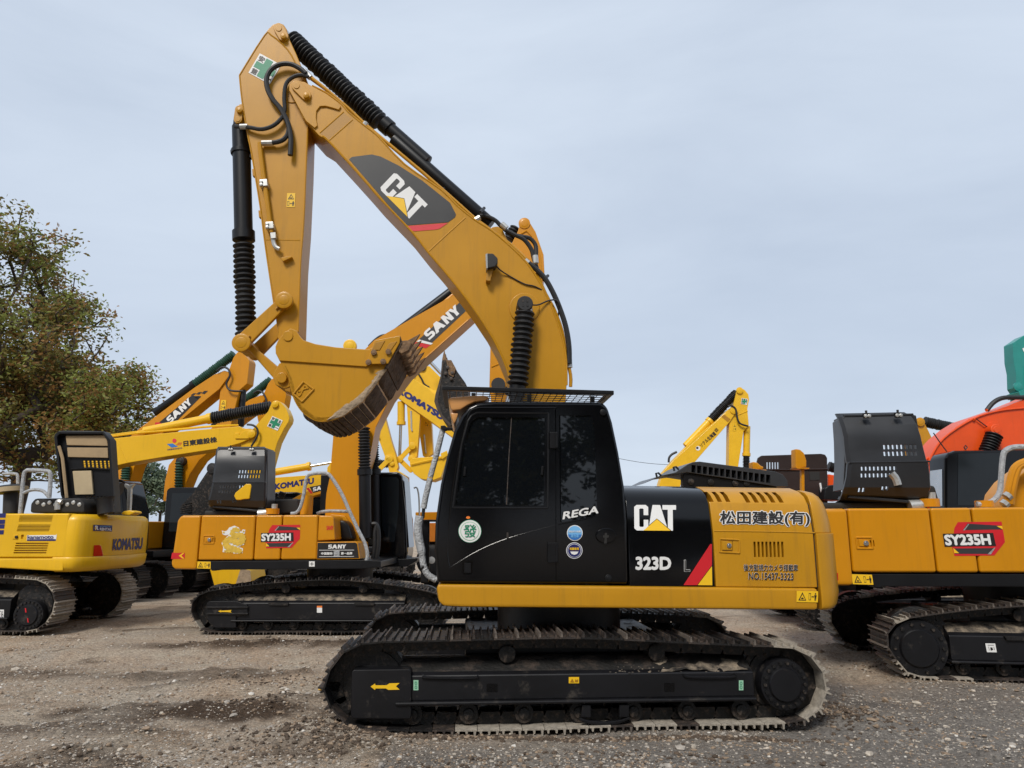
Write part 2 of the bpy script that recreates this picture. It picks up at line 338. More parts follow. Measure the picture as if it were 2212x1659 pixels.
def track(fr, path, t0, wd, root, pitch=.19, pick=None, frame=FRAME, ledge=LEDGE, body=None, far=False):
    """path: closed outline (S, z) of the belt; t0 near edge; the frame with its rollers is the part, each shoe a sub-part"""
    smx = closed_smooth(path); _, tot = resample(smx, 4); n = round(tot / pitch); pts, _ = resample(smx, n); p = tot / n
    S0, S1 = min(q[0] for q in path), max(q[0] for q in path); z0, z1 = min(q[1] for q in path), max(q[1] for q in path); hh = z1 - z0
    area = sum(pts[i][0] * pts[(i + 1) % n][1] - pts[(i + 1) % n][0] * pts[i][1] for i in range(n)); sg = 1 if area > 0 else -1
    fm = MB(); tc0 = t0 + wd * .5
    zc = z0 + hh * .47; r = hh * .40
    if body is None: body = (z0 + hh * .27, z0 + hh * .56)
    yz = [(t0 + .05, body[0]), (t0 + .05, body[1]), (t0 + .26, body[1] + hh * .13), (t0 + wd - .15, body[1] + hh * .13), (t0 + wd - .02, body[1]), (t0 + wd - .02, body[0])]
    fm.xprism(fr, yz, S0 + hh * .80, S1 - hh * .82)
    fm.xprism(fr, [(t0 + .0, body[0] - .03), (t0 + .0, body[0]), (t0 + wd, body[0]), (t0 + wd, body[0] - .03)], S0 + hh * .78, S1 - hh * .82)
    o = fm.build('track_frame', frame, root, bev=.012)
    lm = MB(); q = yz[1]; q2 = yz[2]
    lm.xprism(fr, [(q[0] + .015, q[1] + .006), (q2[0] - .005, q2[1] + .006), (q2[0] + .1, q2[1] + .012), (q2[0] + .1, q2[1] - .01), (q2[0], q2[1] - .02), (q[0] + .02, q[1] - .01)], S0 + hh * .81, S1 - hh * .83)
    lm.build('dirt_layer', ledge, o)
    for S, rr in ((S0 + hh * .5, r), (S1 - hh * .5, r * .93)):
        c = fr.loc(S, t0 + wd * .28, zc)
        MB().lathe(c, c + fr.n * (wd * .44), [(0, rr * .35), (.02, rr * .5), (.06, rr * .5), (.08, rr * .85), (.16, rr * .86), (.2, rr), (.8, rr), (1, rr * .85)], 28).build('idler_wheel', CAST, o)
    nr = 7 if not far else 5; rmesh = {}
    for i in range(nr + 2):
        if i < nr: c = fr.loc(S0 + hh * .95 + (S1 - S0 - 1.9 * hh) * i / (nr - 1), t0 + .09, z0 + .155); pr = [(0, .03), (.01, .045), (.06, .05), (.07, .085), (.2, .085), (.22, .07), (.78, .07), (.8, .085), (1, .085)]; ln = wd - .2
        else: c = fr.loc(S0 + (S1 - S0) * (.36, .66)[i - nr], t0 + wd * .22, z1 - .20); pr = [(0, .05), (.03, .075), (.9, .075), (1, .05)]; ln = wd * .5
        nm = 'roller' if i < nr else 'carrier_roller'
        if nm not in rmesh: rmesh[nm] = MB().lathe(Vector(), fr.n * ln, pr, 14).mesh(nm); finish(rmesh[nm], CAST)
        ro = link(nm, rmesh[nm], o); ro.location = c - off(o)
    vb = MB(); c = fr.loc(S1 - hh * .5, t0 + .03, zc)
    key = round(wd, 2), round(p, 3)
    if key not in SHOES: SHOES[key] = [shoe_mesh('track_shoe', wd, p, m) for m in ([STEEL, STEELR, CAST], [STEELR, TIP, CAST], [STEELD, TIPD, CAST])]
    oo = off(o)
    for i in range(n):
        a, b = pts[i], pts[(i + 1) % n]; d = Vector((b[0] - a[0], b[1] - a[1])).normalized() * sg
        x = fr.a * d.x + Vector((0, 0, d.y)); z = fr.a * d.y - Vector((0, 0, d.x))          # travel and outward directions
        c = fr.loc((a[0] + b[0]) / 2, t0, (a[1] + b[1]) / 2) - z * .055
        k = pick(((a[0] + b[0]) / 2 - S0) / (S1 - S0), ((a[1] + b[1]) / 2 - z0) / hh) if pick else random.choice((0, 0, 1))
        s = bpy.data.objects.new('track_shoe', SHOES[key][k]); COL.objects.link(s); s.parent = o
        # local axes: x travel, y across, z outward
        yv = z.cross(x)
        if yv.dot(fr.n) < 0: x = -x; yv = z.cross(x)
        s.matrix_local = Matrix(((x.x, yv.x, z.x, c.x - oo.x), (x.y, yv.y, z.y, c.y - oo.y), (x.z, yv.z, z.z, c.z - oo.z), (0, 0, 0, 1)))
    return o
def stadium(S0, S1, z0, z1, rise=.05, n=7):
    r = (z1 - z0) / 2; out = [(S1 - r + r * math.sin(R(180) * i / n), z0 + r - r * math.cos(R(180) * i / n)) for i in range(n + 1)]
    m = 4; out += [(S1 - r - (S1 - S0 - 2 * r) * i / m, z1 + rise * math.sin(math.pi * i / m)) for i in range(1, m)]
    out += [(S0 + r - r * math.sin(R(180) * i / n), z1 - r + r * math.cos(R(180) * i / n)) for i in range(n + 1)]
    return out + [(S0 + r + (S1 - S0 - 2 * r) * i / m, z0) for i in range(1, m)]
def bellows(fr, p, q, t, r, folds, parent, m=RUB, name='bellows', n=16):
    a, b = fr.P(p, t), fr.P(q, t); pr = []
    for i in range(folds):
        k = r * random.uniform(.93, 1.05); pr += [((i + .04) / folds, r * .72), ((i + .42) / folds, k), ((i + .58) / folds, k), ((i + .96) / folds, r * .72)]
    return MB().lathe(a, b, pr, n).build(name, m, parent, angle=25)
def cylinder(fr, p, q, t, r, parent, m, name='cylinder_barrel', collar=True):
    a, b = fr.P(p, t), fr.P(q, t); L_ = (b - a).length; c = min(.3, .12 / L_)
    pr = [(0, r * .8), (.01, r), (1 - c, r), (1 - c + .002, r * 1.22), (.995, r * 1.22), (1, r * 1.1)] if collar else [(0, r * .95), (.01, r), (.99, r), (1, r * .95)]
    return MB().lathe(a, b, pr, 20).build(name, m, parent)
def hose(fr, px, t, r, parent, m=RUB, name='hose', n=8):
    ts = t if isinstance(t, (list, tuple)) else [t] * len(px)
    return MB().tube([fr.P(p, x) for p, x in zip(px, ts)], r, n, sm=5).build(name, m, parent)
def plate(fr, px, t0, t1, name, m, parent, bev=.006, cut=None, label=None): return MB().slab(fr, px, t0, t1).build(name, m, parent, bev=bev, cut=cut, label=label)
def pin(fr, p, t, r, h, parent, m, name='pin'):
    c = fr.P(p, t); return MB().lathe(c, c + fr.n * h, [(0, r * .55), (.02, r * .6), (.05, r * .62), (.051, r * .9), (.1, r), (1, r)], 22).build(name, m, parent)
def quad(BL, BR, TL, x0, y0, x1, y1): return fit([(x0, y0), (x1, y0), (x1, y1), (x0, y1)], [(0, 0), (1, 1)], BL, BR, TL)
def uv(box, pts): return fit(pts, [(0, 0), (1, 1)], *box)
def sub(box, x0, y0, x1, y1):
    q = uv(box, [(x0, y0), (x1, y0), (x0, y1)]); return q[0], q[1], q[2]
def warning(fr, t, box, parent, tall=False):
    d = decal('warning_sticker', uv(box, [(0, 0), (1, 0), (1, 1), (0, 1)]), fr, t, YPRINT, parent); mb = MB()
    a, b = ((.04, .52, .96, .96), (.04, .04, .96, .48)) if tall else ((.04, .06, .5, .94), (.54, .06, .96, .94))
    A = sub(box, *a); B = sub(box, *b)
    for sh in ([(.1, .1), (.9, .1), (.8, .18), (.24, .18)], [(.1, .1), (.24, .18), (.5, .76), (.5, .95)], [(.9, .1), (.5, .95), (.5, .76), (.8, .18)], [(.35, .25), (.65, .25), (.6, .38), (.45, .42)],
               ): mb.flat(fr, uv(A, sh), t - .002)
    for sh in ([(.06, .15), (.10, .15), (.10, .85), (.06, .85)], [(.06, .8), (.3, .8), (.3, .86), (.06, .86)], [(.26, .15), (.3, .15), (.3, .8), (.26, .8)], [(.06, .15), (.3, .15), (.3, .2), (.06, .2)],
               [(.36, .5), (.46, .6), (.46, .54), (.56, .54), (.56, .6), (.66, .5), (.56, .4), (.56, .46), (.46, .46), (.46, .4)],
               [(.72, .1), (.78, .1), (.8, .45), (.82, .1), (.88, .1), (.9, .45), (.94, .5), (.94, .68), (.68, .68), (.68, .5), (.71, .45)], [(.76, .72), (.86, .72), (.88, .82), (.81, .92), (.74, .82)]): mb.flat(fr, uv(B, sh), t - .002)
    mb.build('warning_symbol', INK, d); return d
def safety(fr, t, box, parent, hide=False):          # white sheet with green cross and four characters
    d = decal('safety_sticker', uv(box, [(0, 0), (1, 0), (1, 1), (0, 1)]), fr, t, WHITE, parent)
    MB().flat(fr, uv(box, [(.35, .05), (.65, .05), (.65, .35), (.95, .35), (.95, .65), (.65, .65), (.65, .95), (.35, .95), (.35, .65), (.05, .65), (.05, .35), (.35, .35)]), t - .002).build('green_cross', GREEN, d)
    for ch, x, y in (('安', .05, .69), ('全', .69, .69), ('第', .05, .05), ('一', .69, .17)):
        letters('character', ch, fr, t - .004, sub(box, x, y, x + .26, y + (.26 if ch != '一' else .05)), INK, d, .025)
    return d
LOGO = {'C': [[(.06, 1), (0, .92), (0, .08), (.06, 0), (.22, 0), (.335, .17), (.335, .42), (.225, .42), (.225, .17), (.205, .14), (.145, .14), (.12, .17), (.12, .83), (.145, .86), (.205, .86), (.225, .83), (.225, .60), (.335, .60), (.335, .92), (.275, 1)]],
        'A': [[(.44, 1), (.62, 1), (.655, .82), (.78, .15), (.54, .475), (.355, .22), (.41, .75)]],
        'T': [[(.675, 1), (1, 1), (1, .82), (.92, .82), (.92, 0), (.885, 0), (.80, .12), (.80, .82), (.675, .82)]]}
def logo(fr, t, box, parent, mt=WHITE):
    for k in 'CAT': polys('letter', LOGO[k], fr, t, box, mt, parent)
    polys('yellow_triangle', [[(.215, 0), (.54, .45), (.865, 0)]], fr, t - .001, box, YPRINT, parent)
SANY = [[[(.0, 0), (.16, 0), (.215, .12), (.215, .48), (.17, .60), (.075, .60), (.075, .78), (.20, .78), (.20, 1), (.05, 1), (0, .88), (0, .5), (.045, .38), (.14, .38), (.14, .22), (0, .22)]],
        [[(.22, 0), (.30, 0), (.33, .2), (.41, .2), (.44, 0), (.52, 0), (.42, 1), (.32, 1), (.30, .8)]],
        [[(.55, 0), (.63, 0), (.63, .55), (.70, 0), (.78, 0), (.78, 1), (.70, 1), (.70, .45), (.63, 1), (.55, 1)]],
        [[(.86, 0), (.94, 0), (.94, .45), (1.02, 1), (.935, 1), (.90, .68), (.865, 1), (.78, 1), (.86, .45)]]]
def sanyword(fr, t, box, parent, mt=WHITE):
    for s in SANY: polys('letter', s, fr, t, box, mt, parent)
def slots(fr, cut, boxes, t0, t1):
    for b in boxes: cut.slab(fr, b, t0, t1, 1)
def grid(z, x0, y0, dx, w, h, n, sl=0, rows=1, dy=0, slr=0):
    return [z(x0 + i * dx + j * slr, y0 + j * dy, x0 + i * dx + w + j * slr, y0 + j * dy, x0 + i * dx + w + sl + j * slr, y0 + j * dy + h, x0 + i * dx + sl + j * slr, y0 + j * dy + h) for j in range(rows) for i in range(n)]
def edge_lip(fr, px, t, parent, m, r=.012, name='weld_seam'): return MB().tube([fr.P(p, t) for p in px], r, 6, sm=3).build(name, m, parent)
def drive(fr, c, t, r, parent, n=18, m=FRAME):
    q = fr.P(c, t); o = MB().lathe(q, q + fr.n * .2, [(0, r * .62), (.06, r * .66), (.12, r * .68), (.14, r * .97), (.25, r), (1, r)], 32).build('final_drive', m, parent)
    bb = MB()
    for i in range(n):
        an = 2 * math.pi * i / n; d = fr.a * math.cos(an) + Vector((0, 0, math.sin(an)))
        bb.cyl(q + d * r * .83 + fr.n * .005, fr.n, r * .07, .03, 6)
    bb.build('bolt_ring', CAST, o)['kind'] = 'stuff'; return o
# ------------------------------------------------------------------ ground
PATCH = [(G(410, 1535), 1.5, .5, .9), (G(590, 1395), 2.2, .35, .8), (G(560, 1540), .55, .3, .8), (G(700, 1625), .8, .3, .5), (G(60, 1450), 1.2, .5, .5), (G(150, 1330), 1.6, .6, .5), (G(850, 1630), .9, .3, .35), (G(1990, 1345), 1.4, .8, .5), (G(1880, 1520), .7, .3, .6)]
MOUND = [(G(560, 1525), .55, .32, .10), (G(590, 1393), 1.6, .30, .09), (G(640, 1600), .5, .3, .06), (G(1845, 1560), .35, .28, .10), (G(1960, 1440), .6, .4, .05), (G(1010, 1660), 1.2, .25, .03), (G(330, 1500), 1.0, .25, -.05), (G(120, 1420), 2.0, .4, -.05), (G(700, 1590), .5, .3, .07)]
RUT = [(G(250, 1655), G(690, 1405)), (G(40, 1560), G(560, 1385)), (G(2010, 1650), G(1830, 1350)), (G(-60, 1440), G(380, 1330))]
def band(x, y):         # ridges of pushed-up soil lying across the yard
    n = noise.noise(Vector((x * .30 + y * .10, y * .95 - x * .16, 11))) + .45 * noise.noise(Vector((x * 1.1, y * 2.2, 3)))
    return max(0, min(1, (n - .16) * 3.4)) if 4 < y < 24 else 0
def gz(x, y):
    q = math.hypot(x, y); f = max(0, 1 - q / 45); v = Vector((x, y, 0))
    z = (noise.noise(v * .55) * .045 + noise.noise(v * 1.7 + Vector((9, 3, 1))) * .022) * f + (noise.noise(v * 5) * .010 + noise.noise(v * 13) * .006) * max(0, 1 - q / 22)
    z += .012 * math.sin((x * .35 + y) * 5.2 + 2 * noise.noise(v * .6)) * max(0, 1 - q / 16) * (1 if x < 1 else .3)
    sb = band(x, y)
    z += .05 * sb * (1 + .6 * noise.noise(v * 6) + .5 * noise.noise(v * 15)) * max(0, 1 - q / 30)
    for (A_, B_) in RUT:
        d_ = B_ - A_; L_ = math.hypot(d_.x, d_.y); a_ = ((x - A_.x) * d_.x + (y - A_.y) * d_.y) / L_
        if -.3 < a_ < L_ + .3:
            b_ = abs(((x - A_.x) * -d_.y + (y - A_.y) * d_.x) / L_ + .12 * math.sin(a_ * 1.1))
            if b_ < .34: z += (.007 * math.sin(a_ * 2 * math.pi / .19) - .020) * min(1, (.34 - b_) * 9) * (.6 + .8 * noise.noise(v * 1.5))
            elif b_ < .46: z += .018 * (1 + noise.noise(v * 8))
    for c, a, b, h in MOUND:
        e = ((x - c.x) / a) ** 2 + ((y - c.y) / b) ** 2
        if e < 6: z += h * math.exp(-e) * (1 + .5 * noise.noise(v * 9))
    return z - .02
def axis(lo, hi, d0, grow, start):
    a = [start]; d = d0
    while a[-1] < hi: a.append(a[-1] + d); d *= grow
    b = [start]; d = d0
    while b[-1] > lo: b.append(b[-1] - d); d *= grow
    return sorted(set(a + b))
xs = axis(-1500, 1500, .035, 1.022, 0.); ys = axis(-300, 2500, .03, 1.021, 6.4)
gv = [(x, y, gz(x, y)) for y in ys for x in xs]; nx = len(xs)
gf = [(j * nx + i, j * nx + i + 1, (j + 1) * nx + i + 1, (j + 1) * nx + i) for j in range(len(ys) - 1) for i in range(nx - 1)]
me = bpy.data.meshes.new('ground'); me.from_pydata(gv, [], gf); me.polygons.foreach_set('use_smooth', [True] * len(gf))
gm = bpy.data.materials.new('trodden_gravel_soil'); gm.use_nodes = True; t = gm.node_tree; b = t.nodes['Principled BSDF']; N = t.nodes.new; L = t.links.new
b.inputs['Roughness'].default_value = .95; b.inputs['Specular IOR Level'].default_value = .2
c = N('ShaderNodeTexCoord')
def nz(s, d=6, r=.6, dist=0):
    n = N('ShaderNodeTexNoise'); n.inputs['Scale'].default_value = s; n.inputs['Detail'].default_value = d; n.inputs['Roughness'].default_value = r; n.inputs['Distortion'].default_value = dist
    L(c.outputs['Object'], n.inputs['Vector']); return n.outputs['Fac']
def rng(i, a, b_, x=0., y=1.):
    m = N('ShaderNodeMapRange'); L(i, m.inputs[0])
    for k, v in zip((1, 2, 3, 4), (a, b_, x, y)): m.inputs[k].default_value = v
    return m.outputs[0]
def mixc(f, a, b_):
    m = N('ShaderNodeMix'); m.data_type = 'RGBA'; L(f, m.inputs[0])
    for k, v in ((6, a), (7, b_)):
        if isinstance(v, tuple): m.inputs[k].default_value = (*v, 1)
        else: L(v, m.inputs[k])
    return m.outputs[2]
base = mixc(rng(nz(.45, 8, .62, .6), .38, .62), (.40, .295, .205), (.36, .305, .245))
base = mixc(rng(nz(1.3, 8, .65), .46, .70), base, (.44, .37, .285))
base = mixc(rng(nz(.8, 9, .7, 1.0), .56, .70), base, (.115, .080, .052))
at = N('ShaderNodeAttribute'); at.attribute_name = 'soil'
base = mixc(at.outputs['Fac'], base, (.070, .045, .028))
at2 = N('ShaderNodeAttribute'); at2.attribute_name = 'dark_gravel'
base = mixc(at2.outputs['Fac'], base, (.175, .162, .148))
sp = nz(60, 4, .7); base = mixc(rng(sp, .60, .70, 0, .75), base, (.50, .45, .39)); base = mixc(rng(nz(45, 5, .7), .36, .27, 0, .8), base, (.07, .055, .042))
vo = N('ShaderNodeTexVoronoi'); vo.inputs['Scale'].default_value = 38; L(c.outputs['Object'], vo.inputs['Vector'])
hs = N('ShaderNodeHueSaturation'); L(base, hs.inputs['Color']); L(rng(vo.outputs['Color'], 0, 1, .62, 1.38), hs.inputs['Value'])
L(hs.outputs[0], b.inputs['Base Color'])
bp = N('ShaderNodeBump'); bp.inputs['Strength'].default_value = 1.0; bp.inputs['Distance'].default_value = .045
ad = N('ShaderNodeMath'); ad.operation = 'ADD'; L(nz(28, 8, .75), ad.inputs[0]); L(rng(vo.outputs['Distance'], 0, .5, .25, 0), ad.inputs[1]); L(ad.outputs[0], bp.inputs['Height']); L(bp.outputs[0], b.inputs['Normal'])
me.materials.append(gm)
def soil(x, y):
    s = 0
    for p, a, b_, k in PATCH:
        e = ((x - p.x) / a) ** 2 + ((y - p.y) / b_) ** 2
        if e < 4: s = max(s, 1.5 * k * max(0, 1.15 - e ** .5 + .7 * noise.noise(Vector((x * 2.2, y * 2.2, 4))) + .35 * noise.noise(Vector((x * 9, y * 9, 4)))))
    k_ = 1 if x < .5 else max(.25, 1 - (x - .5) * .5)
    return min(1, max(s, .85 * k_ * band(x, y) * (.75 + .6 * noise.noise(Vector((x * 5, y * 5, 8))))))
def dgrav(x, y):
    return max(0, min(.85, .55 + (x * .42 - (y - 6.6) * .8 + 1.1 * noise.noise(Vector((x * .8, y * 1.6, 2)))) * .35)) if y < 9 and x > -1 else 0
for nm, fn in (('soil', soil), ('dark_gravel', dgrav)):
    atr = me.attributes.new(nm, 'FLOAT', 'POINT'); atr.data.foreach_set('value', [fn(x, y) if abs(x) < 14 and 3 < y < 20 else 0. for x, y, _ in gv])
ground = link('ground', me, None); ground['kind'] = 'structure'; ground['label'] = 'bare yard of trodden gravel and brown soil'
# loose stones and clods
STM = [mat('stone_pale', (.40, .35, .29), .85, var=.3, scale=20), mat('stone_grey', (.30, .27, .235), .85, var=.35, scale=20), mat('stone_brown', (.24, .175, .12), .9, var=.35, scale=20), mat('clod_dark', (.075, .052, .035), .95, var=.4, scale=20, bump=.6), mat('stone_white', (.55, .52, .47), .8, var=.15, scale=20)]
ph = (1 + 5 ** .5) / 2
IV = [Vector(q).normalized() for q in ((-1, ph, 0), (1, ph, 0), (-1, -ph, 0), (1, -ph, 0), (0, -1, ph), (0, 1, ph), (0, -1, -ph), (0, 1, -ph), (ph, 0, -1), (ph, 0, 1), (-ph, 0, -1), (-ph, 0, 1))]
IF = [(0, 11, 5), (0, 5, 1), (0, 1, 7), (0, 7, 10), (0, 10, 11), (1, 5, 9), (5, 11, 4), (11, 10, 2), (10, 7, 6), (7, 1, 8), (3, 9, 4), (3, 4, 2), (3, 2, 6), (3, 6, 8), (3, 8, 9), (4, 9, 5), (2, 4, 11), (6, 2, 10), (8, 6, 7), (9, 8, 1)]
def stones(name, items, label):
    V, Fc, M = [], [], []
    for x, y, r, mi in items:
        if r < .0095:                      # grit: eight faces are enough
            b0 = len(V); z = gz(x, y) + r * .3; V += [(x + dx * r * random.uniform(.7, 1.4), y + dy * r * random.uniform(.6, 1.2), z + dz * r * random.uniform(.5, .8)) for dx, dy, dz in ((1, 0, 0), (0, 1, 0), (-1, 0, 0), (0, -1, 0), (0, 0, 1), (0, 0, -1))]
            Fc += [(b0 + i, b0 + (i + 1) % 4, b0 + 4) for i in range(4)] + [(b0 + (i + 1) % 4, b0 + i, b0 + 5) for i in range(4)]; M += [mi] * 8; continue
        b0 = len(V); q = Matrix.Rotation(random.uniform(0, 6.28), 3, 'Z'); sx, sy, szz = random.uniform(.7, 1.35), random.uniform(.6, 1.1), random.uniform(.4, .8)
        z = gz(x, y) + r * szz * .25
        for iv in IV:
            k = r * random.uniform(.75, 1.2); p = q @ Vector((iv.x * sx * k, iv.y * sy * k, iv.z * szz * k)); V.append((p.x + x, p.y + y, p.z + z))
        Fc += [(a + b0, b1 + b0, c1 + b0) for a, b1, c1 in IF]; M += [mi] * 20
    m = bpy.data.meshes.new(name); m.from_pydata(V, [], Fc); m.polygons.foreach_set('material_index', M)
    for s in STM: m.materials.append(s)
    o = link(name, m, None); tag(o, label, 'gravel', kind='stuff'); return o
it = []
for _ in range(62000):
    u, v = random.uniform(-260, 2480), random.uniform(1300, 1790); g = G(u, v)
    if g.y > 15: continue
    k = noise.noise(Vector((g.x * .9, g.y * 1.6, 7)))
    if random.random() > .62 + .8 * k: continue
    r = random.choice((.005, .006, .0065, .008, .008, .010, .014)) * random.uniform(.7, 1.3) * (1 if g.y < 8 else 1.3)
    if random.random() < .03: r *= 2.4
    it.append((g.x, g.y, r, random.choices((0, 1, 2, 4), (.26, .34, .37, .03))[0]))
stones('loose_gravel', it, 'loose pale and grey stones strewn over the yard')
it = []
for p, a, b_, h in MOUND + [(G(1330, 1640), 1.2, .3, 1), (G(620, 1470), .9, .25, 1), (G(300, 1640), 1.4, .4, 1), (G(1840, 1550), .5, .3, 1), (G(720, 1610), .35, .2, 1)] + [(G(u_, 1592), .5, .06, 1) for u_ in (760, 900, 1050, 1200, 1350, 1500, 1650)] + [(G(1800, 1530), .25, .25, 1), (G(690, 1560), .2, .2, 1)]:
    for _ in range(230 if h > 0 else 0):
        x, y = random.gauss(p.x, a * .6), random.gauss(p.y, b_ * .6); it.append((x, y, random.choice((.009, .012, .016, .024)) * random.uniform(.6, 1.25), random.choice((2, 3, 3, 3))))
stones('soil_clods', it, 'crumbly dark brown soil clods lying in heaps on the yard')

for nm, px_, m_, lb, r_ in (('paper_scrap', (476, 1388), STM[4], 'small white crumpled scrap lying on the gravel before the dragon-stickered machine', .09), ('plastic_scrap', (697, 1487), mat('yellow_plastic', (.75, .42, .02), .4), 'small yellow plastic scrap lying on the gravel beside the ochre machine track', .05)):
    q = G(*px_); V = []; z0 = gz(q.x, q.y)
    for j in range(5):
        for i in range(6): V.append((q.x + (i - 2.5) * r_ * .35 + random.gauss(0, r_ * .04), q.y + (j - 2) * r_ * .22, z0 + .012 + r_ * .3 * abs(noise.noise(Vector((i * .8, j * .8, r_ * 40))))))
    m = bpy.data.meshes.new(nm); n0 = len(V); V += [(x, y, z - .004) for x, y, z in V]
    rim = [0, 1, 2, 3, 4, 5, 11, 17, 23, 29, 28, 27, 26, 25, 24, 18, 12, 6]
    f_ = [(j * 6 + i, j * 6 + i + 1, j * 6 + i + 7, j * 6 + i + 6) for j in range(4) for i in range(5)]
    m.from_pydata(V, [], f_ + [tuple(k + n0 for k in reversed(x)) for x in f_] + [(rim[i], rim[i] + n0, rim[(i + 1) % 18] + n0, rim[(i + 1) % 18]) for i in range(18)]); m.materials.append(m_); tag(link(nm, m, None), lb, 'scrap')
# ------------------------------------------------------------------ the ochre excavator in front
def main_excavator():
    fr = Fr(3.6); TN = 6.72; TB = 6.90; TCAB = 6.88; TC = 8.21
    g = G(1250, 1583)
    root = thing('excavator', (g.x, TC, 0), 'ochre and black excavator with raised boom and mud-caked bucket standing alone in front', 'excavator')
    # undercarriage
    loop = zI(430, 1192, 230, 1110, 110, 975, 62, 850, 82, 720, 150, 590, 262, 462, 400, 402, 600, 384, 900, 378, 1500, 362) + zJ(0, 338, 400, 348, 1000, 378, 1400, 396, 1820, 418, 1970, 490, 2075, 620, 2112, 760, 2085, 910, 1990, 1030, 1780, 1095, 1200, 1112, 400, 1125) + zI(2000, 1190, 1200, 1205)
    path = [(fr.S(p, TN), fr.Z(p, TN)) for p in loop]
    zmin = min(z for _, z in path); path = [(s, z - zmin - .015) for s, z in path]
    S0, S1 = min(s for s, _ in path), max(s for s, _ in path)
    def pick(f, h):
        if f > .965 or (f > .9 and h > .7): return 2
        if h < .12 and f > .2: return random.choice((2, 2, 2, 1))
        if h > .7 and .28 < f < .5: return random.choice((0, 1, 1))
        return random.choice((0, 0, 0, 1))
    zb = fr.Z(zI(1500, 895)[0], TN), fr.Z(zI(1500, 690)[0], TN)
    for k, t0 in enumerate((TN, TN + 2.38)):
        tf = track(fr, path, t0, .62, root, .192, pick, body=zb, ledge=LEDGED)
        if k: continue
        tt = TN + .02
        ib = plate(fr, zI(340, 655, 360, 638, 810, 632, 828, 645, 828, 1000, 818, 1042, 345, 1040, 332, 1000), tt, tt + .5, 'idler_guard', FRAME, tf, .02)
        decal('yellow_arrow', zI(495, 775, 532, 750, 535, 764, 625, 764, 650, 748, 732, 746, 702, 772, 732, 800, 640, 802, 620, 790, 535, 790, 532, 803), fr, tt - .003, YPRINT, ib)
        for z, x0, x1, y0, y1 in ((zI, 845, 885, 722, 805), (zJ, 1378, 1413, 697, 775)):
            d = decal('grease_sticker', z(x0, y1, x1, y1, x1, y0, x0, y0), fr, TN + .045, LGREEN, tf)
            mb = MB(); xm = (x0 + x1) / 2; h = y1 - y0
            for q in (.3, .7):
                o1 = circ((xm, y0 + h * q), 10, 12, 14); o2 = circ((xm, y0 + h * q), 6, 12, 9)
                for i in range(12): mb.flat(fr, z(*o1[i], *o1[(i + 1) % 12], *o2[(i + 1) % 12], *o2[i]), TN + .042)
            mb.build('grease_symbol', GREEN, d)
        d = decal('caution_sticker', zI(2112, 748, 2196, 748, 2196, 697, 2112, 697), fr, TN + .045, YPRINT, tf)
        MB().flat(fr, zI(2122, 740, 2140, 710, 2158, 740), TN + .042).flat(fr, zI(2162, 738, 2188, 738, 2188, 715, 2175, 720, 2162, 715), TN + .042).build('caution_symbol', OCHRE_DIM, d)
        for z, x0, y0, x1, y1 in ((zI, 1442, 752, 1530, 818), (zJ, 792, 718, 872, 784)):
            MB().slab(fr, z(*rrect(x0, y0, x1, y1, 6)), TN + .046, TN + .049).build('square_hole', BLACK, tf)
        for z, q in ((zI, (930, 685, 950, 700, 1330, 705, 1365, 685)), (zJ, (945, 645, 990, 672, 1320, 672, 1345, 645))):
            MB().tube([fr.P(p, TN + .035) for p in z(*q)], .012, 6, sm=3).build('step_edge', FRAME, tf)
        # drive at the rear, guide plate in the middle
        drive(fr, zJ(1748, 735)[0], TN + .03, .222, tf)
        gd = zJ(125, 990, 200, 1015, 330, 1025, 450, 1010, 520, 985, 520, 1005, 440, 1040, 320, 1052, 200, 1040, 130, 1015)
        MB().slab(fr, gd, TN + .02, TN + .06).slab(fr, zJ(150, 890, 215, 890, 215, 990, 140, 985), TN + .03, TN + .07).slab(fr, zJ(440, 890, 515, 890, 515, 985, 440, 990), TN + .03, TN + .07).build('track_guide', FRAME, tf, bev=.005)
        mm = MB(); rnd = random.Random(3)                                             # sand heaped on the frame
        a, b = fr.S(zJ(600, 600)[0], TN + .1), fr.S(zJ(1420, 600)[0], TN + .1)
        for i in range(240):
            S = rnd.uniform(a - .3, b); q = fr.loc(S, TN + rnd.uniform(.06, .32), zb[1] + .004)
            tdep = (q.dot(fr.n) - TN - .05) / .21; q.z = zb[1] + min(1, max(0, tdep)) * .10 - .004; r = rnd.uniform(.004, .013)
            mm.add([q + Vector((v.x * r * 1.4, v.y * r * 1.4, v.z * r * .8)) for v in IV], IF)
        Vs = []; nS, nT = 60, 7
        for i in range(nS + 1):
            S = a - .15 + (b - a + .17) * i / nS
            for j in range(nT + 1):
                tt_ = TN + .058 + .21 * j / nT; nz_ = noise.noise(Vector((S * 4, tt_ * 7, 1))) + .5 * noise.noise(Vector((S * 15, tt_ * 15, 5)))
                Vs.append(fr.loc(S, tt_, zb[1] + .10 * j / nT + .004 + .018 * max(-.8, 1.7 * nz_ + .75 * min(1, i / 26) - .45)))
        mm.add(Vs, [[i * (nT + 1) + j, (i + 1) * (nT + 1) + j, (i + 1) * (nT + 1) + j + 1, i * (nT + 1) + j + 1] for i in range(nS) for j in range(nT)])
        o = mm.build('dried_sand', LEDGE, tf); o['kind'] = 'stuff'
    MB().box(fr, S0 + 1.25, S1 - 1.25, TN + .5, TN + 2.5, .45, .68).build('lower_frame', FRAME, root, bev=.03)
    c = fr.loc((S0 + S1) / 2, TC, .66); MB().cyl(c, (0, 0, 1), .66, .40, 40).build('slew_ring', FRAME, root)
    # upper frame
    zb0 = fr.Z(zU(1300, 1313)[0], TB - .04)
    k = -.0118; Sr = fr.S(zU(1350, 1270)[0], TB)
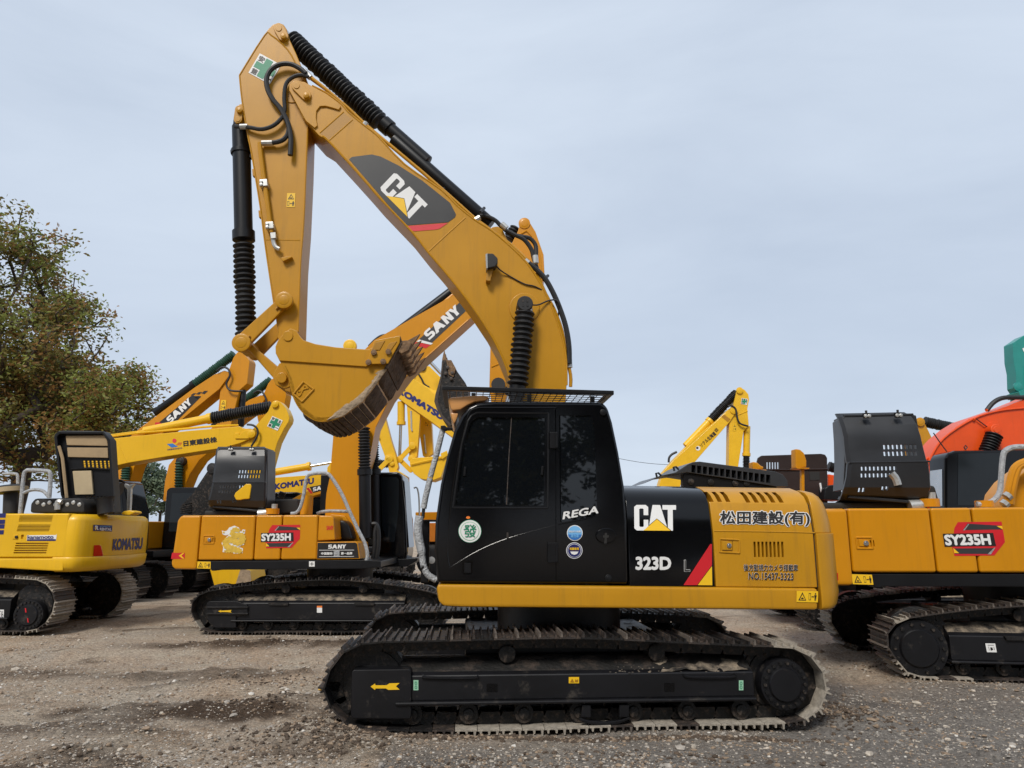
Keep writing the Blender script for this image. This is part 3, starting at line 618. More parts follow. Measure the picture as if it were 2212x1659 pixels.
    beam = plate(fr, zU(944, 1262, 943, 1275, 947, 1300, 958, 1310, 1000, 1312, 1768, 1318, 1768, 1271), TB - .035, TB + 2.65, 'frame_skirt', OCHRE, root, .035)
    warning(fr, TB - .040, (*zH(1332, 1540, 1476, 1543), zH(1334, 1465)[0]), beam)
    Pz = lambda y, t: fr.Z(zH(500, y)[0], t)
    prof = [(TB, Pz(1432, TB)), (TB, Pz(1062, TB)), (TB + .06, Pz(868, TB + .06)), (TB + .13, Pz(812, TB + .13)), (TB + .24, Pz(778, TB + .24)), (TB + .42, Pz(757, TB + .42))]
    full = prof + [(TB + 1.1, prof[-1][1] + .02), (TB + 1.1, prof[0][1])]
    SL = lambda x, y=1430: fr.S(zH(x, y)[0], TB)
    sf = Prof(fr, prof, k, Sr)
    bp_ = MB().xprism(fr, full, SL(208), SL(783), k, Sr).build('side_panel', BLACK, root, bev=.012)
    logo(sf, -.005, (*zH(240, 1058, 522, 1060), zH(238, 886)[0]), bp_)
    letters('lettering', '323D', sf, -.005, (*zH(247, 1325, 488, 1325), zH(247, 1234)[0]), WHITE, bp_, .045, .98)
    letters('lettering', 'L', sf, -.004, (*zH(576, 1333, 614, 1333), zH(576, 1258)[0]), INK, bp_, .0, outline=WHITE, ow=.02)
    decal('red_stripe', zH(570, 1426, 750, 1150, 762, 1150, 762, 1292, 662, 1426), sf, -.005, RED, bp_); decal('yellow_stripe', zH(666, 1426, 762, 1298, 764, 1427), sf, -.005, YPRINT, bp_)
    cut = MB()
    slots(fr, cut, grid(zH, 770, 787, 58, 30, 74, 3, 17) + grid(zH, 1023, 790, 57.5, 30, 76, 5, 18), TB - .1, TB + .45)
    slots(fr, cut, grid(zH, 1070, 1135, 27, 15, 105, 8, 5), TB - .1, TB + .10)
    slots(fr, cut, [zH(900, 1130, 928, 1130, 930, 1190, 902, 1190)], TB - .1, TB + .03)
    yp = MB().xprism(fr, full, SL(790), SL(1474), k, Sr).build('side_panel', [OCHRE, DARKR], root, bev=.012, cut=cut)
    fm = zH(815, 1115, 945, 1122, 948, 1210, 815, 1203); lt = MB()
    for i in range(4): lt.tube([sf.P(fm[i], -.002), sf.P(fm[(i + 1) % 4], -.002)], .008, 6)
    lt.build('latch_frame', OCHRE, yp); lp = plate(fr, zH(830, 1130, 900, 1132, 902, 1190, 832, 1190), TB - .012, TB + .01, 'latch', OCHRE, yp, .004)
    pin(fr, zH(880, 1160)[0], TB - .022, .022, .02, lp, CHROME, 'lock')
    MB().tube([sf.P(p, -.001) for p in zH(778, 1062, 1000, 1064, 1250, 1068, 1455, 1074)], .006, 6).build('panel_crease', OCHRE, yp)
    letters('lettering', '松田建設(有)', sf, -.005, (*zH(815, 1030, 1420, 1032), zH(815, 925)[0]), INK, yp, .03, outline=WHITE, ow=.05)
    letters('lettering', '後方監視力カメラ搭載車', sf, -.005, (*zH(975, 1330, 1340, 1332), zH(975, 1285)[0]), INK, yp, .006, outline=WHITE, ow=.02)
    letters('lettering', 'NO.15437-3323', sf, -.005, (*zH(1008, 1388, 1310, 1393), zH(1008, 1341)[0]), INK, yp, .012, outline=WHITE, ow=.02)
    # counterweight: rounded in plan, stepped at mid height
    Sc = SL(1484); Se = fr.S(zH(1632, 1480)[0], TB + .25); zlo = fr.Z(zH(1490, 1594)[0], TB - .03)
    def ring(y, x, ins=0, dt=0):
        z = fr.Z(zH(1480, y)[0], TB + dt); E_ = fr.S(zH(x, y)[0], TB + .30) - .03; q = [fr.loc(Sc, TB + ins, z)]
        for i in range(11): a_ = R(9 * i); q.append(fr.loc(Sc + .02 + (E_ - Sc - .02) * math.sin(a_), TB + ins + .5 - .5 * math.cos(a_), z))
        return q + [fr.loc(E_ + .10, TC, z), fr.loc(E_, TB + 2.2, z), fr.loc(Sc + .1, TB + 2.62 - ins, z), fr.loc(Sc, TB + 2.62 - ins, z)]
    cwt = MB().loft([ring(1594, 1570, .0), ring(1582, 1598, -.02), ring(1555, 1620, -.03), ring(1480, 1636, -.03), ring(1400, 1629, -.025), ring(1078, 1598, -.025)]).build('counterweight', OCHRE, root, bev=.008)
    MB().loft([ring(1074, 1592, -.004), ring(1000, 1583, .01), ring(920, 1564, .03), ring(868, 1545, .05), ring(830, 1524, .09, .1), ring(805, 1500, .16, .2), ring(792, 1470, .30, .36)]).build('counterweight_cap', OCHRE, cwt, bev=.006)
    MB().xprism(fr, [(TB + .02, prof[0][1]), (TB + .02, prof[1][1]), (TB + .08, prof[2][1]), (TB + .3, prof[-1][1] - .04), (TB + 1, prof[-1][1] - .04), (TB + 1, prof[0][1])], SL(1474) - .02, Sc + .02, k, Sr).build('gap_filler', DARK, root)
    MB().slab(fr, zH(1600, 1345, 1612, 1345, 1614, 1395, 1602, 1395), TB + .18, TB + .24).build('red_reflector', REDLENS, cwt)
    # engine hood behind the panels
    hp = zM(92, 1086, 250, 1008, 440, 962, 560, 882, 620, 856, 690, 850, 1480, 955, 1565, 990, 1608, 1050, 1616, 1112, 1490, 1112, 1000, 1030, 560, 964, 300, 1000)
    cut = MB()
    hs_ = []
    for i in range(14):
        x = 676 + i * 62; y = 862 + i * 8.1; hs_.append(zM(x, y, x + 46, y + 6, x + 46, y + (88 if i < 8 else 94), x, y + (82 if i < 8 else 88)))
    slots(fr, cut, hs_, TB + .9, TB + 2.2)
    hd = MB().slab(fr, hp, TB + 1.15, TB + 2.0).build('engine_hood', [GUARD, DARK], root, bev=.02, cut=cut)
    for x, y in ((232, 970), (415, 905)):
        MB().tube([fr.P(p, TB + 1.2) for p in zM(x + 10, y + 45, x, y + 5, x + 25, y, x + 55, y + 30)], .012, 6).build('hood_latch', RUB, hd)
    hb = plate(fr, zM(520, 975, 700, 985, 1500, 1112, 1500, 1150, 520, 1150), TB + 1.18, TB + 1.3, 'hood_side', BLACK_S, root, .01)
    for x, y in ((600, 1062), (808, 1068), (1065, 1078), (1185, 1078)): pin(fr, zM(x, y)[0], TB + 1.165, .035, .03, hb, CAST, 'bolt')
    MB().box(fr, SL(783) + .3, SL(1474), TB + 1.05, TB + 2.5, prof[0][1], prof[-1][1]).build('engine_bay', BLACK_S, root, bev=.03)
    for dx, (x0, y0, x1, y1, yb) in enumerate(((1692, 715, 1812, 920, 1140), (1243, 850, 1362, 940, 1010))):
        mr = plate(fr, zM(x0, y0, x0 + (x1 - x0) * .45, y0 + 10, x1 - 25, y0 + 45, x1, y1 - 80 if not dx else y1 - 40, x1, y1 - 8, x0 + 5, y1), TB + 2.4, TB + 2.55, 'mirror', ORANGE_Y, root, .02)
        xm = (x0 + x1) / 2 + 20
        MB().slab(fr, zM(xm - 15, y1 - 5, xm + 15, y1 - 5, xm + 17, yb + 60, xm - 13, yb + 60), TB + 2.44, TB + 2.5).slab(fr, zM(x0 + 5, y1 - 8, x1 + 30, y1 - 4, x1 + 25, y1 + 8, x0 + 20, y1 + 6), TB + 2.38, TB + 2.57).build('mirror_post', ORANGE_Y, mr, bev=.005)
    # ---- cab
    outl = zG(217, 1412, 198, 1200, 205, 1000, 240, 750, 282, 560, 332, 385, 378, 285, 425, 225, 490, 195, 600, 186, 1250, 190, 1325, 192, 1365, 225, 1398, 330, 1440, 530, 1478, 760, 1498, 1000, 1506, 1420)
    door_gap = MB()
    for a, b_ in (((1022, 232), (1026, 1410)),): door_gap.slab(fr, zG(a[0] - 3, a[1], a[0] + 3, a[1], b_[0] + 3, b_[1], b_[0] - 3, b_[1]), TCAB - .1, TCAB + .03, 1)
    win1 = zG(338, 886, 396, 480, 440, 335, 458, 303, 490, 283, 950, 288, 944, 890); win2 = zG(1046, 272, 1262, 272, 1278, 300, 1292, 420, 1302, 700, 1308, 930, 1290, 962, 1060, 1002, 1052, 995)
    cut = MB(); slots(fr, cut, [win1, win2], TCAB - .1, TCAB + .05); cut.add([v for v in door_gap.v], door_gap.f, 1)
    slots(fr, cut, [zG(*rrect(385, 1262, 458, 1358, 10))], TCAB - .1, TCAB + .05)
    cab = MB().slab(fr, outl, TCAB, TCAB + 1.0).build('cab', [BLACK, DARK], root, bev=.05, seg=4, cut=cut)
    fw = zG(322, 905, 380, 480, 425, 320, 448, 285, 485, 266, 966, 270, 960, 908)
    fr1 = MB()
    for i in range(len(fw)): fr1.tube([fr.P(fw[i], TCAB + .004), fr.P(fw[(i + 1) % len(fw)], TCAB + .004)], .010, 6)
    dw = MB()
    wn = MB().slab(fr, win1, TCAB + .018, TCAB + .03).build('window', GLASS, cab); fr1.build('window_frame', BLACK_S, wn)
    MB().tube([fr.P(p, TCAB + .016) for p in zG(684, 884, 700, 560, 718, 292)], .005, 6).build('window_divider', STEELR, wn)
    for x, y in ((400, 660), (922, 655)): plate(fr, zG(x - 8, y + 30, x + 6, y + 30, x + 12, y - 30, x - 2, y - 30), TCAB + .005, TCAB + .02, 'window_latch', BLACK_S, wn, .003)
    w2 = MB().slab(fr, win2, TCAB + .012, TCAB + .03).build('window', GLASS, cab)
    MB().tube([fr.P(p, TCAB - .001) for p in zG(300, 1312, 330, 1290, 500, 1190, 700, 1108, 960, 1036, 1020, 1022)], .003, 6, sm=4).build('door_crease', BLACK, cab)
    MB().tube([fr.P(p, TCAB - .001) for p in zG(1030, 1018, 1150, 995, 1265, 970, 1300, 950, 1312, 915)], .004, 6, sm=4).build('window_trim', BLACK, cab)
    MB().tube([fr.P(p, TCAB - .001) for p in zG(300, 1300, 285, 1200, 300, 950, 330, 700, 385, 430, 430, 270, 480, 236, 560, 230, 1018, 232)], .006, 6, sm=4).build('door_edge', BLACK, cab)
    for b_ in ((975, 395, 1030, 505), (960, 1140, 1030, 1275)):
        h = plate(fr, zG(*rrect(*b_, 6)), TCAB - .03, TCAB + .01, 'door_hinge', BLACK_S, cab, .006)
        MB().tube([fr.P(p, TCAB - .03) for p in zG(b_[2] - 8, b_[1] + 8, b_[2] - 8, b_[3] - 8)], .012, 8).build('hinge_pin', BLACK_S, h)
    plate(fr, zG(*rrect(398, 1275, 446, 1345, 8)), TCAB + .02, TCAB + .04, 'door_handle', BLACK_S, cab, .006)
    MB().slab(fr, zG(*sum(circ((1355, 1093), 70, 28, 53), ())), TCAB - .022, TCAB + .01).build('round_cover', BLACK, cab, bev=.012)
    MB().slab(fr, zG(1345, 1075, 1360, 1075, 1360, 1090, 1372, 1090, 1372, 1105, 1358, 1108, 1358, 1145, 1340, 1145, 1345, 1108, 1333, 1105, 1333, 1092, 1345, 1090), TCAB - .026, TCAB - .02).build('cover_slot', DARK, cab)
    for x, y, r in ((1370, 1378, .03), (1335, 262, .03)): pin(fr, zG(x, y)[0], TCAB - .02, r, .03, cab, BLACK_S, 'bolt')
    plate(fr, zG(684, 1072, 696, 1072, 698, 1110, 684, 1110), TCAB - .012, TCAB + .01, 'door_key', STEELR, cab, .002)
    letters('lettering', 'REGA', fr, TCAB - .004, (*zG(1060, 985, 1302, 942), zG(1068, 932)[0]), WHITE, cab, .03, outline=INK, ow=.03)
    def rnd(x, y, r, ms, nm):
        d = None
        for i, (f, m) in enumerate(ms):
            q = decal(nm if i == 0 else 'ring', zG(*sum(circ((x, y), r * f, 32), ())), fr, TCAB - .004 - .0015 * i, m, d or cab); d = d or q
        return d
    s1 = rnd(437, 1063, 78, ((1, GREEN), (.96, WHITE), (.82, LGREEN), (.76, WHITE)), 'round_sticker')
    letters('character', '發', fr, TCAB - .012, (*zG(394, 1105, 482, 1105), zG(394, 1018)[0]), GREEN, s1, .010)
    decal('orange_dot', zG(*sum(circ((425, 971), 14, 14, 9), ())), fr, TCAB - .004, ORPRINT, cab)
    s2 = rnd(1143, 1075, 53, ((1, WHITE), (.9, LBLUE)), 'round_sticker')
    decal('blue_band', zG(1096, 1085, 1190, 1085, 1183, 1102, 1165, 1117, 1143, 1122, 1120, 1117, 1102, 1102), fr, TCAB - .008, BLUE, s2)
    letters('character', '排出ガス対策', fr, TCAB - .009, (*zG(1102, 1072, 1184, 1072), zG(1102, 1058)[0]), WHITE, s2, .03)
    letters('character', '適合車', fr, TCAB - .0095, (*zG(1115, 1106, 1170, 1106), zG(1115, 1084)[0]), LBLUE, s2, .03)
    s3 = rnd(1140, 1193, 55, ((1, WHITE), (.92, NAVY), (.82, WHITE), (.77, NAVY)), 'round_sticker')
    letters('character', '低騒音型', fr, TCAB - .012, (*zG(1108, 1190, 1172, 1190), zG(1108, 1172)[0]), YPRINT, s3, .04)
    decal('white_band', zG(1112, 1200, 1168, 1200, 1158, 1216, 1140, 1222, 1122, 1216), fr, TCAB - .011, WHITE, s3)
    # roof guard
    z0 = fr.Z(zG(250, 112)[0], TCAB - .06); z1 = fr.Z(zG(250, 84)[0], TCAB - .06); Sa, Sb = fr.S(zG(250, 95)[0], TCAB - .06), fr.S(zG(1406, 95)[0], TCAB - .06)
    gk = -.016
    rg = MB(); pr = lambda t: [(t, z0), (t, z1), (t + .05, z1), (t + .05, z0)]
    for t_ in (TCAB - .06, TCAB + .98): rg.xprism(fr, pr(t_), Sa, Sb, gk, Sa)
    for S in (Sa, Sb - .05): rg.xprism(fr, [(TCAB - .01, z0 + .004), (TCAB - .01, z1 - .004), (TCAB + .98, z1 - .004), (TCAB + .98, z0 + .004)], S, S + .05, gk, Sa)
    rgo = rg.build('roof_guard', BLACK_S, root, bev=.006)
    gr = MB()
    for i in range(1, 25): S = Sa + (Sb - Sa) * i / 25; gr.tube([fr.loc(S, TCAB - .01, z0 + .02 + gk * (S - Sa)), fr.loc(S, TCAB + .98, z0 + .02 + gk * (S - Sa))], .0042, 5)
    for i in range(1, 9): t_ = TCAB + .99 * i / 9; gr.tube([fr.loc(Sa + .04, t_, z0 + .02), fr.loc(Sb - .04, t_, z0 + .02 + gk * (Sb - Sa))], .0042, 5)
    gr.build('grate', BLACK_S, rgo)
    zr = fr.Z(zG(700, 187)[0], TCAB) - .02
    for S in (Sa + .28, (Sa + Sb) / 2, Sb - .2):
        for t_ in (TCAB + .10, TCAB + .85): MB().box(fr, S, S + .04, t_, t_ + .04, zr, z0 + .01 + gk * (S - Sa)).build('guard_post', BLACK_S, rgo)
    # rain visor, mirror pole and wrapped rail at the front
    plate(fr, zG(286, 168, 320, 158, 450, 150, 545, 147, 572, 165, 540, 184, 470, 192, 420, 215, 375, 244, 312, 252), TCAB + .02, TCAB + .95, 'rain_visor', TAN, root, .03)
    plate(fr, zG(305, 262, 365, 265, 345, 320, 330, 345, 312, 300), TCAB + .05, TCAB + .9, 'visor_bracket', TAN, root, .02)
    fl = [fr.P(p, TCAB + .12) for p in zG(255, 378, 215, 540, 170, 700)] ; ml = MB().tube(fl, .027, 10).tube([fr.P(p, TCAB + .12) for p in zG(170, 705, 140, 830, 125, 910)], .028, 10)
    ml.tube([fr.P(p, TCAB + .10) for p in zG(100, 960, 88, 1040, 95, 1120, 112, 1200, 125, 1290, 150, 1350, 190, 1380, 212, 1392)], lambda x: .040 if x < .45 else .030, 10, sm=4)
    wr = ml.build('wrapped_handrail', WRAP, root)
    MB().slab(fr, zG(240, 352, 270, 350, 280, 362, 322, 366, 322, 378, 285, 378, 268, 384, 240, 374), TCAB + .07, TCAB + .17).build('mirror_arm', BLACK_S, wr, bev=.006)
    MB().tube([fr.P(p, TCAB + .12) for p in zG(128, 890, 120, 975)], .016, 8).tube([fr.P(p, TCAB + .1) for p in zG(112, 1300, 130, 1303)], .034, 8).build('tie_strap', RUB, wr)
    plate(fr, zG(112, 985, 162, 990, 158, 1410, 105, 1405), TCAB + .25, TCAB + .40, 'step_post', BLACK_S, root, .01)
    plate(fr, zG(120, 985, 205, 985, 205, 998, 120, 998), TCAB + .2, TCAB + .42, 'step_bracket', BLACK_S, root, .004)
    # ---- boom
    b0, b1 = 7.92, 8.42
    top = zD(545, 474, 590, 482, 645, 512, 745, 562, 850, 640, 905, 702, 1010, 790, 1110, 868) + zF(330, 148, 560, 308, 660, 408, 770, 496, 880, 566, 1000, 668, 1100, 770, 1185, 900, 1240, 1010, 1290, 1140, 1328, 1270, 1345, 1380, 1348, 1535, 1340, 1700, 1290, 1850)
    bot = zF(1060, 1870, 1010, 1650, 1000, 1540, 975, 1440, 925, 1320, 860, 1200, 760, 1050, 650, 905, 560, 796, 480, 704, 375, 572, 180, 368) + zD(1040, 1215, 900, 1060, 760, 908, 690, 865, 610, 775, 575, 735, 520, 610, 478, 545, 478, 505, 505, 480)
    bm_ = plate(fr, top + bot, b0, b1, 'boom', OCHRE, root, .012)
    lip = zD(720, 872, 760, 905, 900, 1055, 1040, 1212) + zF(180, 366, 375, 570, 480, 702, 560, 794, 650, 903, 760, 1048, 860, 1198, 925, 1318, 975, 1438, 1000, 1538)
    for s_ in (0, 1):
        pass
    edge_lip(fr, lip, b0 + .004, bm_, OCHRE, .014, 'edge_bead'); edge_lip(fr, top[2:-2], b0 + .004, bm_, OCHRE, .012, 'edge_bead')
    for q in (zF(478, 698, 600, 585, 712, 484), zD(765, 905, 935, 755), zD(700, 850, 870, 700)): MB().tube([fr.P(p, b0 + .003) for p in q], .009, 6).build('weld_seam', OCHRE, bm_)
    decal('darker_band', zD(705, 852, 872, 704, 930, 757, 765, 900), fr, b0 - .002, OCHRE_DIM, bm_)  # shade of the recessed band, painted as a darker decal
    tip = zD(482, 545, 482, 505, 510, 480, 550, 476, 600, 490, 745, 568, 830, 630, 850, 658, 835, 682, 790, 668, 740, 655, 700, 658, 675, 690, 672, 740, 682, 795, 662, 812, 600, 762, 560, 690)
    plate(fr, tip, b0 - .022, b0 + .01, 'boom_tip_plate', OCHRE, bm_, .006); plate(fr.at(b0), tip, b1 - .01, b1 + .022, 'boom_tip_plate', OCHRE, bm_, .006)
    def lug(p, q, r, t_, par, r2=None):
        o = MB().slab(fr, caps(p, q, r, r2), t_ - .03, t_ + .01).build('pin_keeper', OCHRE, par, bev=.006)
        pin(fr, q, t_ - .065, .035, .05, o, OCHRE, 'bolt'); MB().slab(fr, circ(p, r * .62, 18), t_ - .038, t_ - .02).build('pin_end', OCHRE, o, bev=.003); return o
    lug(*zD(532, 508, 600, 575), 11, b0 - .02, bm_)
    blk = zU(754, 344, 760, 339, 803, 333.5, 822, 338, 862, 358, 912, 390, 972, 438, 985, 463, 983, 469, 968, 480, 880, 486.5, 873, 483); dk = decal('dark_panel', blk, fr, b0 - .004, INKG, bm_)
    decal('red_panel', zU(880, 488, 968, 481.5, 949, 494, 940, 496, 895, 499.5, 890, 498), fr, b0 - .004, PINKRED, bm_)
    logo(fr, b0 - .007, (zF(170, 300)[0], zF(375, 505)[0], zF(270, 195)[0]), dk)
    # lamp, cable
    lm = plate(fr, zF(843, 715, 850, 705, 885, 706, 914, 735, 915, 765, 900, 790, 850, 800, 845, 760), b0 - .16, b0 - .03, 'work_lamp', RUB, bm_, .012)
    MB().slab(fr, zF(838, 712, 850, 706, 852, 798, 843, 800), b0 - .17, b0 - .02).build('lamp_lens', LAMPG, lm); plate(fr, zF(850, 790, 890, 790, 868, 880, 840, 876), b0 - .10, b0 + .01, 'lamp_bracket', OCHRE_DIM, lm, .005)
    hose(fr, zF(905, 785, 935, 815, 990, 850, 1080, 898, 1140, 912, 1190, 935), [b0 - .08, b0 - .04, b0 - .012, b0 - .012, b0 - .012, b0], .008, bm_, name='lamp_cable')
    # boom cylinder with bellows, boss
    MB().slab(fr, zF(*sum(circ((1083, 1050), 95, 40), ())), b0 - .018, b0 + .01).build('cylinder_boss', OCHRE, bm_, bev=.008)
    ch = MB(); q = fr.P(zF(1087, 1020)[0], b0 - .24); ch.cyl(q, fr.n, .088, .25, 28, ch=.012); cho = ch.build('cylinder_eye', RUB, bm_)
    for i in range(4):
        an = R(45 + 90 * i); MB().cyl(q + (fr.a * math.cos(an) + Vector((0, 0, math.sin(an)))) * .035 - fr.n * .006, fr.n, .011, .02, 8).build('bolt', CAST, cho)
    bellows(fr, *zF(1086, 1068, 1040, 1540), b0 - .13, .118, 14, bm_); MB().lathe(fr.P(zF(1087, 1050)[0], b0 - .13), fr.P(zF(1085, 1074)[0], b0 - .13), [(0, .085), (1, .09)]).build('clamp_band', SILVER, bm_)
    cylinder(fr, *zF(1000, 1950, 1040, 1540), b0 - .13, .075, bm_, BLACK_S); bellows(fr.at(b0), *zF(1086, 1068, 1040, 1540), b1 + .13, .118, 14, bm_)
    hose(fr, zF(1125, 1030, 1170, 1030, 1230, 1005, 1280, 1000, 1300, 1030, 1295, 1100), [b0 - .13, b0 - .06, b0 - .02, b0 - .02, b0 - .02, b0 + .05], .009, bm_)
    # pipes and hoses along the back of the boom
    for j, dt in enumerate((.05, .13)):
        MB().tube([fr.P(p, b0 + dt) for p in zD(640, 455 + 8 * j, 760, 550, 900, 670, 1020, 785, 1433, 1130)] + [fr.P(p, b0 + dt) for p in zF(560, 300, 770, 488, 1000, 655, 1100, 750)], .021, 8).build('hydraulic_pipe', OCHRE, bm_)
        MB().tube([fr.P(p, b0 + dt) for p in zF(1160, 830, 1215, 960, 1270, 1060, 1320, 1200, 1345, 1350, 1372, 1470, 1372, 1545)], .02, 8, sm=3).build('hydraulic_pipe', OCHRE, bm_)
    hose(fr, zF(1110, 768, 1160, 810, 1215, 870, 1270, 970, 1315, 1080, 1345, 1180, 1362, 1290, 1364, 1400), b0 + .02, .030, bm_)
    hose(fr, zF(800, 470, 850, 476, 900, 500, 945, 545, 1000, 585, 1060, 600, 1115, 612, 1150, 650, 1156, 700, 1152, 750), b0 + .2, .026, bm_); hose(fr, zF(960, 560, 1020, 590, 1080, 620, 1125, 680, 1140, 735, 1160, 800), b0 + .14, .026, bm_)
    for (z, x, y, dx, dy) in ((zF, 1100, 762, 14, 12), (zF, 1364, 1395, 2, 30), (zF, 788, 490, 14, -8), (zF, 955, 535, 16, 14), (zF, 1152, 745, 2, 24), (zD, 610, 430, 24, 26), (zD, 1022, 790, 10, -14)):
        MB().tube([fr.P(p, b0 + .05) for p in z(x - dx, y - dy, x + dx, y + dy)], .034, 8).build('hose_fitting', SILVER, bm_)
    for p in zF(560, 318, 815, 440, 1215, 865): MB().tube([fr.P((p[0] - 4, p[1] + 3), b0 + .02), fr.P((p[0] + 5, p[1] - 6), b0 + .2)], .02, 6).build('pipe_clamp', RUB, bm_)
    # stick cylinder over the boom
    cylinder(fr, *zF(872, 528, 262, -10), b0 + .30, .082, bm_, BLACK_S, collar=False)
    cylinder(fr, *zD(1470, 1060, 1150, 778), b0 + .30, .084, bm_, BLACK_S)
    bellows(fr, *zD(1128, 772, 488, 176), b0 + .30, .128, 30, bm_); MB().lathe(fr.P(zD(500, 186)[0], b0 + .3), fr.P(zD(415, 105)[0], b0 + .3), [(0, .05), (1, .05)]).build('cylinder_rod', CHROME, bm_)
    plate(fr, zF(860, 560, 880, 540, 915, 535, 945, 555, 985, 640, 930, 620), b0 + .12, b0 + .18, 'cylinder_bracket', OCHRE, bm_, .01); plate(fr.at(b0 + .12), zF(860, 560, 880, 540, 915, 535, 945, 555, 985, 640, 930, 620), b0 + .42, b0 + .48, 'cylinder_bracket', OCHRE, bm_, .01)
    # ---- stick
    s0, s1 = 8.00, 8.42
    stick = zD(123, 437, 300, 150, 330, 105, 365, 72, 405, 60, 440, 72, 462, 105, 474, 160, 530, 280, 590, 425, 640, 560, 655, 680, 614, 800, 604, 1100, 585, 1500) + zE(590, 250, 580, 520, 572, 775, 545, 800, 470, 810, 425, 800, 405, 690, 393, 590, 340, 240, 308, 10) + zD(275, 1390, 210, 990, 185, 870, 145, 640, 130, 530)
    st = plate(fr, stick, s0, s1, 'stick', OCHRE, root, .012)
    edge_lip(fr, zD(128, 437, 305, 155, 350, 150, 470, 255, 540, 380, 590, 480), s0 + .003, st, OCHRE, .011, 'edge_bead'); edge_lip(fr, zD(612, 800, 600, 1100, 583, 1500) + zE(588, 250, 577, 520, 570, 770), s0 + .003, st, OCHRE, .012, 'edge_bead')
    edge_lip(fr, zD(127, 440, 145, 620, 187, 870, 212, 990, 277, 1390) + zE(310, 10, 342, 240, 395, 590), s0 + .003, st, OCHRE, .011, 'edge_bead')
    MB().tube([fr.P(p, s0 + .003) for p in zE(330, 82, 585, 86)], .007, 6).build('weld_seam', OCHRE, st)
    MB().slab(fr, zD(*sum(circ((500, 560), 72, 30), ())), s0 - .012, s0 + .01).build('pivot_boss', OCHRE, st, bev=.006)
    lug(*zD(405, 98, 437, 152), 11, s0, st); lug(*zD(113, 748, 122, 680), 9, s0 + .02, st)
    plate(fr, zD(92, 770, 98, 665, 130, 640, 170, 640, 190, 800, 150, 800), s0 + .07, s0 + .12, 'cylinder_bracket', OCHRE, st, .01); plate(fr.at(s0 + .07), zD(92, 770, 98, 665, 130, 640, 170, 640, 190, 800, 150, 800), s0 + .30, s0 + .35, 'cylinder_bracket', OCHRE, st, .01)
    warning(fr, s0 - .004, (zD(461, 1378)[0], zD(520, 1378)[0], zD(466, 1278)[0]), st, True)
    safety(fr, s0 - .004, (zD(189, 418)[0], zD(342, 501)[0], zD(271, 280)[0]), st)
    # bucket cylinder
    tcy = s0 + .21
    cylinder(fr, *zD(137, 800, 157, 1620), tcy, .105, st, BLACK_S); bellows(fr, *zE(163, 112, 183, 805), tcy, .120, 18, st)
    MB().lathe(fr.P(zD(135, 800)[0], tcy), fr.P(zD(130, 735)[0], tcy), [(0, .09), (1, .07)]).build('cylinder_eye', BLACK_S, st); MB().lathe(fr.P(zD(138, 975)[0], tcy), fr.P(zD(138, 1000)[0], tcy), [(0, .118), (1, .118)]).build('cylinder_band', BLACK_S, st)
    plate(fr, zD(58, 970, 95, 970, 95, 1000, 62, 998), tcy - .03, tcy + .03, 'band_lug', BLACK_S, st, .004); plate(fr, zD(180, 995, 212, 998, 212, 1025, 182, 1022), tcy - .03, tcy + .03, 'band_lug', BLACK_S, st, .004)
    # stick hoses and pipe
    hose(fr, zD(600, 425, 560, 390, 500, 360, 440, 355, 385, 372, 340, 410, 318, 470, 330, 545, 365, 610, 415, 670, 455, 740, 478, 800, 492, 880, 492, 950, 488, 1008), s0 - .07, .030, st)
    hose(fr, zD(620, 450, 570, 436, 520, 445, 475, 475, 452, 520, 445, 600, 448, 690, 420, 750, 360, 800, 280, 822, 190, 808, 95, 802), [s0 - .06] * 10 + [s0 - .05, s0, s0 + .1], .024, st)
    hose(fr, zD(360, 918, 400, 912, 440, 895, 468, 860, 480, 810), s0 - .06, .028, st)
    MB().tube([fr.P(p, s0 - .05) for p in zD(285, 922, 366, 920)], .032, 8).build('hose_fitting', SILVER, st); MB().tube([fr.P(p, s0 - .04) for p in zD(130, 805, 185, 803)], .032, 8).build('hose_fitting', SILVER, st)
    MB().tube([fr.P(p, s0 - .05) for p in zD(270, 920, 272, 960, 300, 1180, 325, 1350, 352, 1560)], .027, 8).build('hydraulic_pipe', OCHRE, st)
    for x, y in ((297, 1202), (340, 1505)):
        cl = plate(fr, zD(x - 30, y - 22, x + 25, y - 26, x + 30, y + 22, x - 28, y + 28), s0 - .09, s0 + .01, 'pipe_clamp', SILVER, st, .006)
        for dy in (-10, 12): pin(fr, zD(x - 18, y + dy)[0], s0 - .105, .018, .02, cl, SILVER, 'bolt')
    MB().slab(fr, zE(362, 28, 400, 24, 402, 66, 366, 70), s0 - .09, s0 - .02).tube([fr.P(p, s0 - .05) for p in zE(382, 66, 390, 110, 405, 138, 432, 152)], .026, 8, sm=3).build('stop_valve', SILVER, st)
    plate(fr, zE(440, 215, 520, 200, 525, 210, 458, 242), s0 - .06, s0 + .01, 'bracket', OCHRE, st, .004)
    for x, y in ((225, 1130), (270, 1425)): plate(fr, zD(x - 10, y - 25, x + 10, y - 25, x + 12, y + 25, x - 6, y + 25), s0 + .1, s0 + .16, 'bracket', OCHRE, st, .004)
    # ---- bucket and its linkage
    k0, k1 = 7.62, 8.80
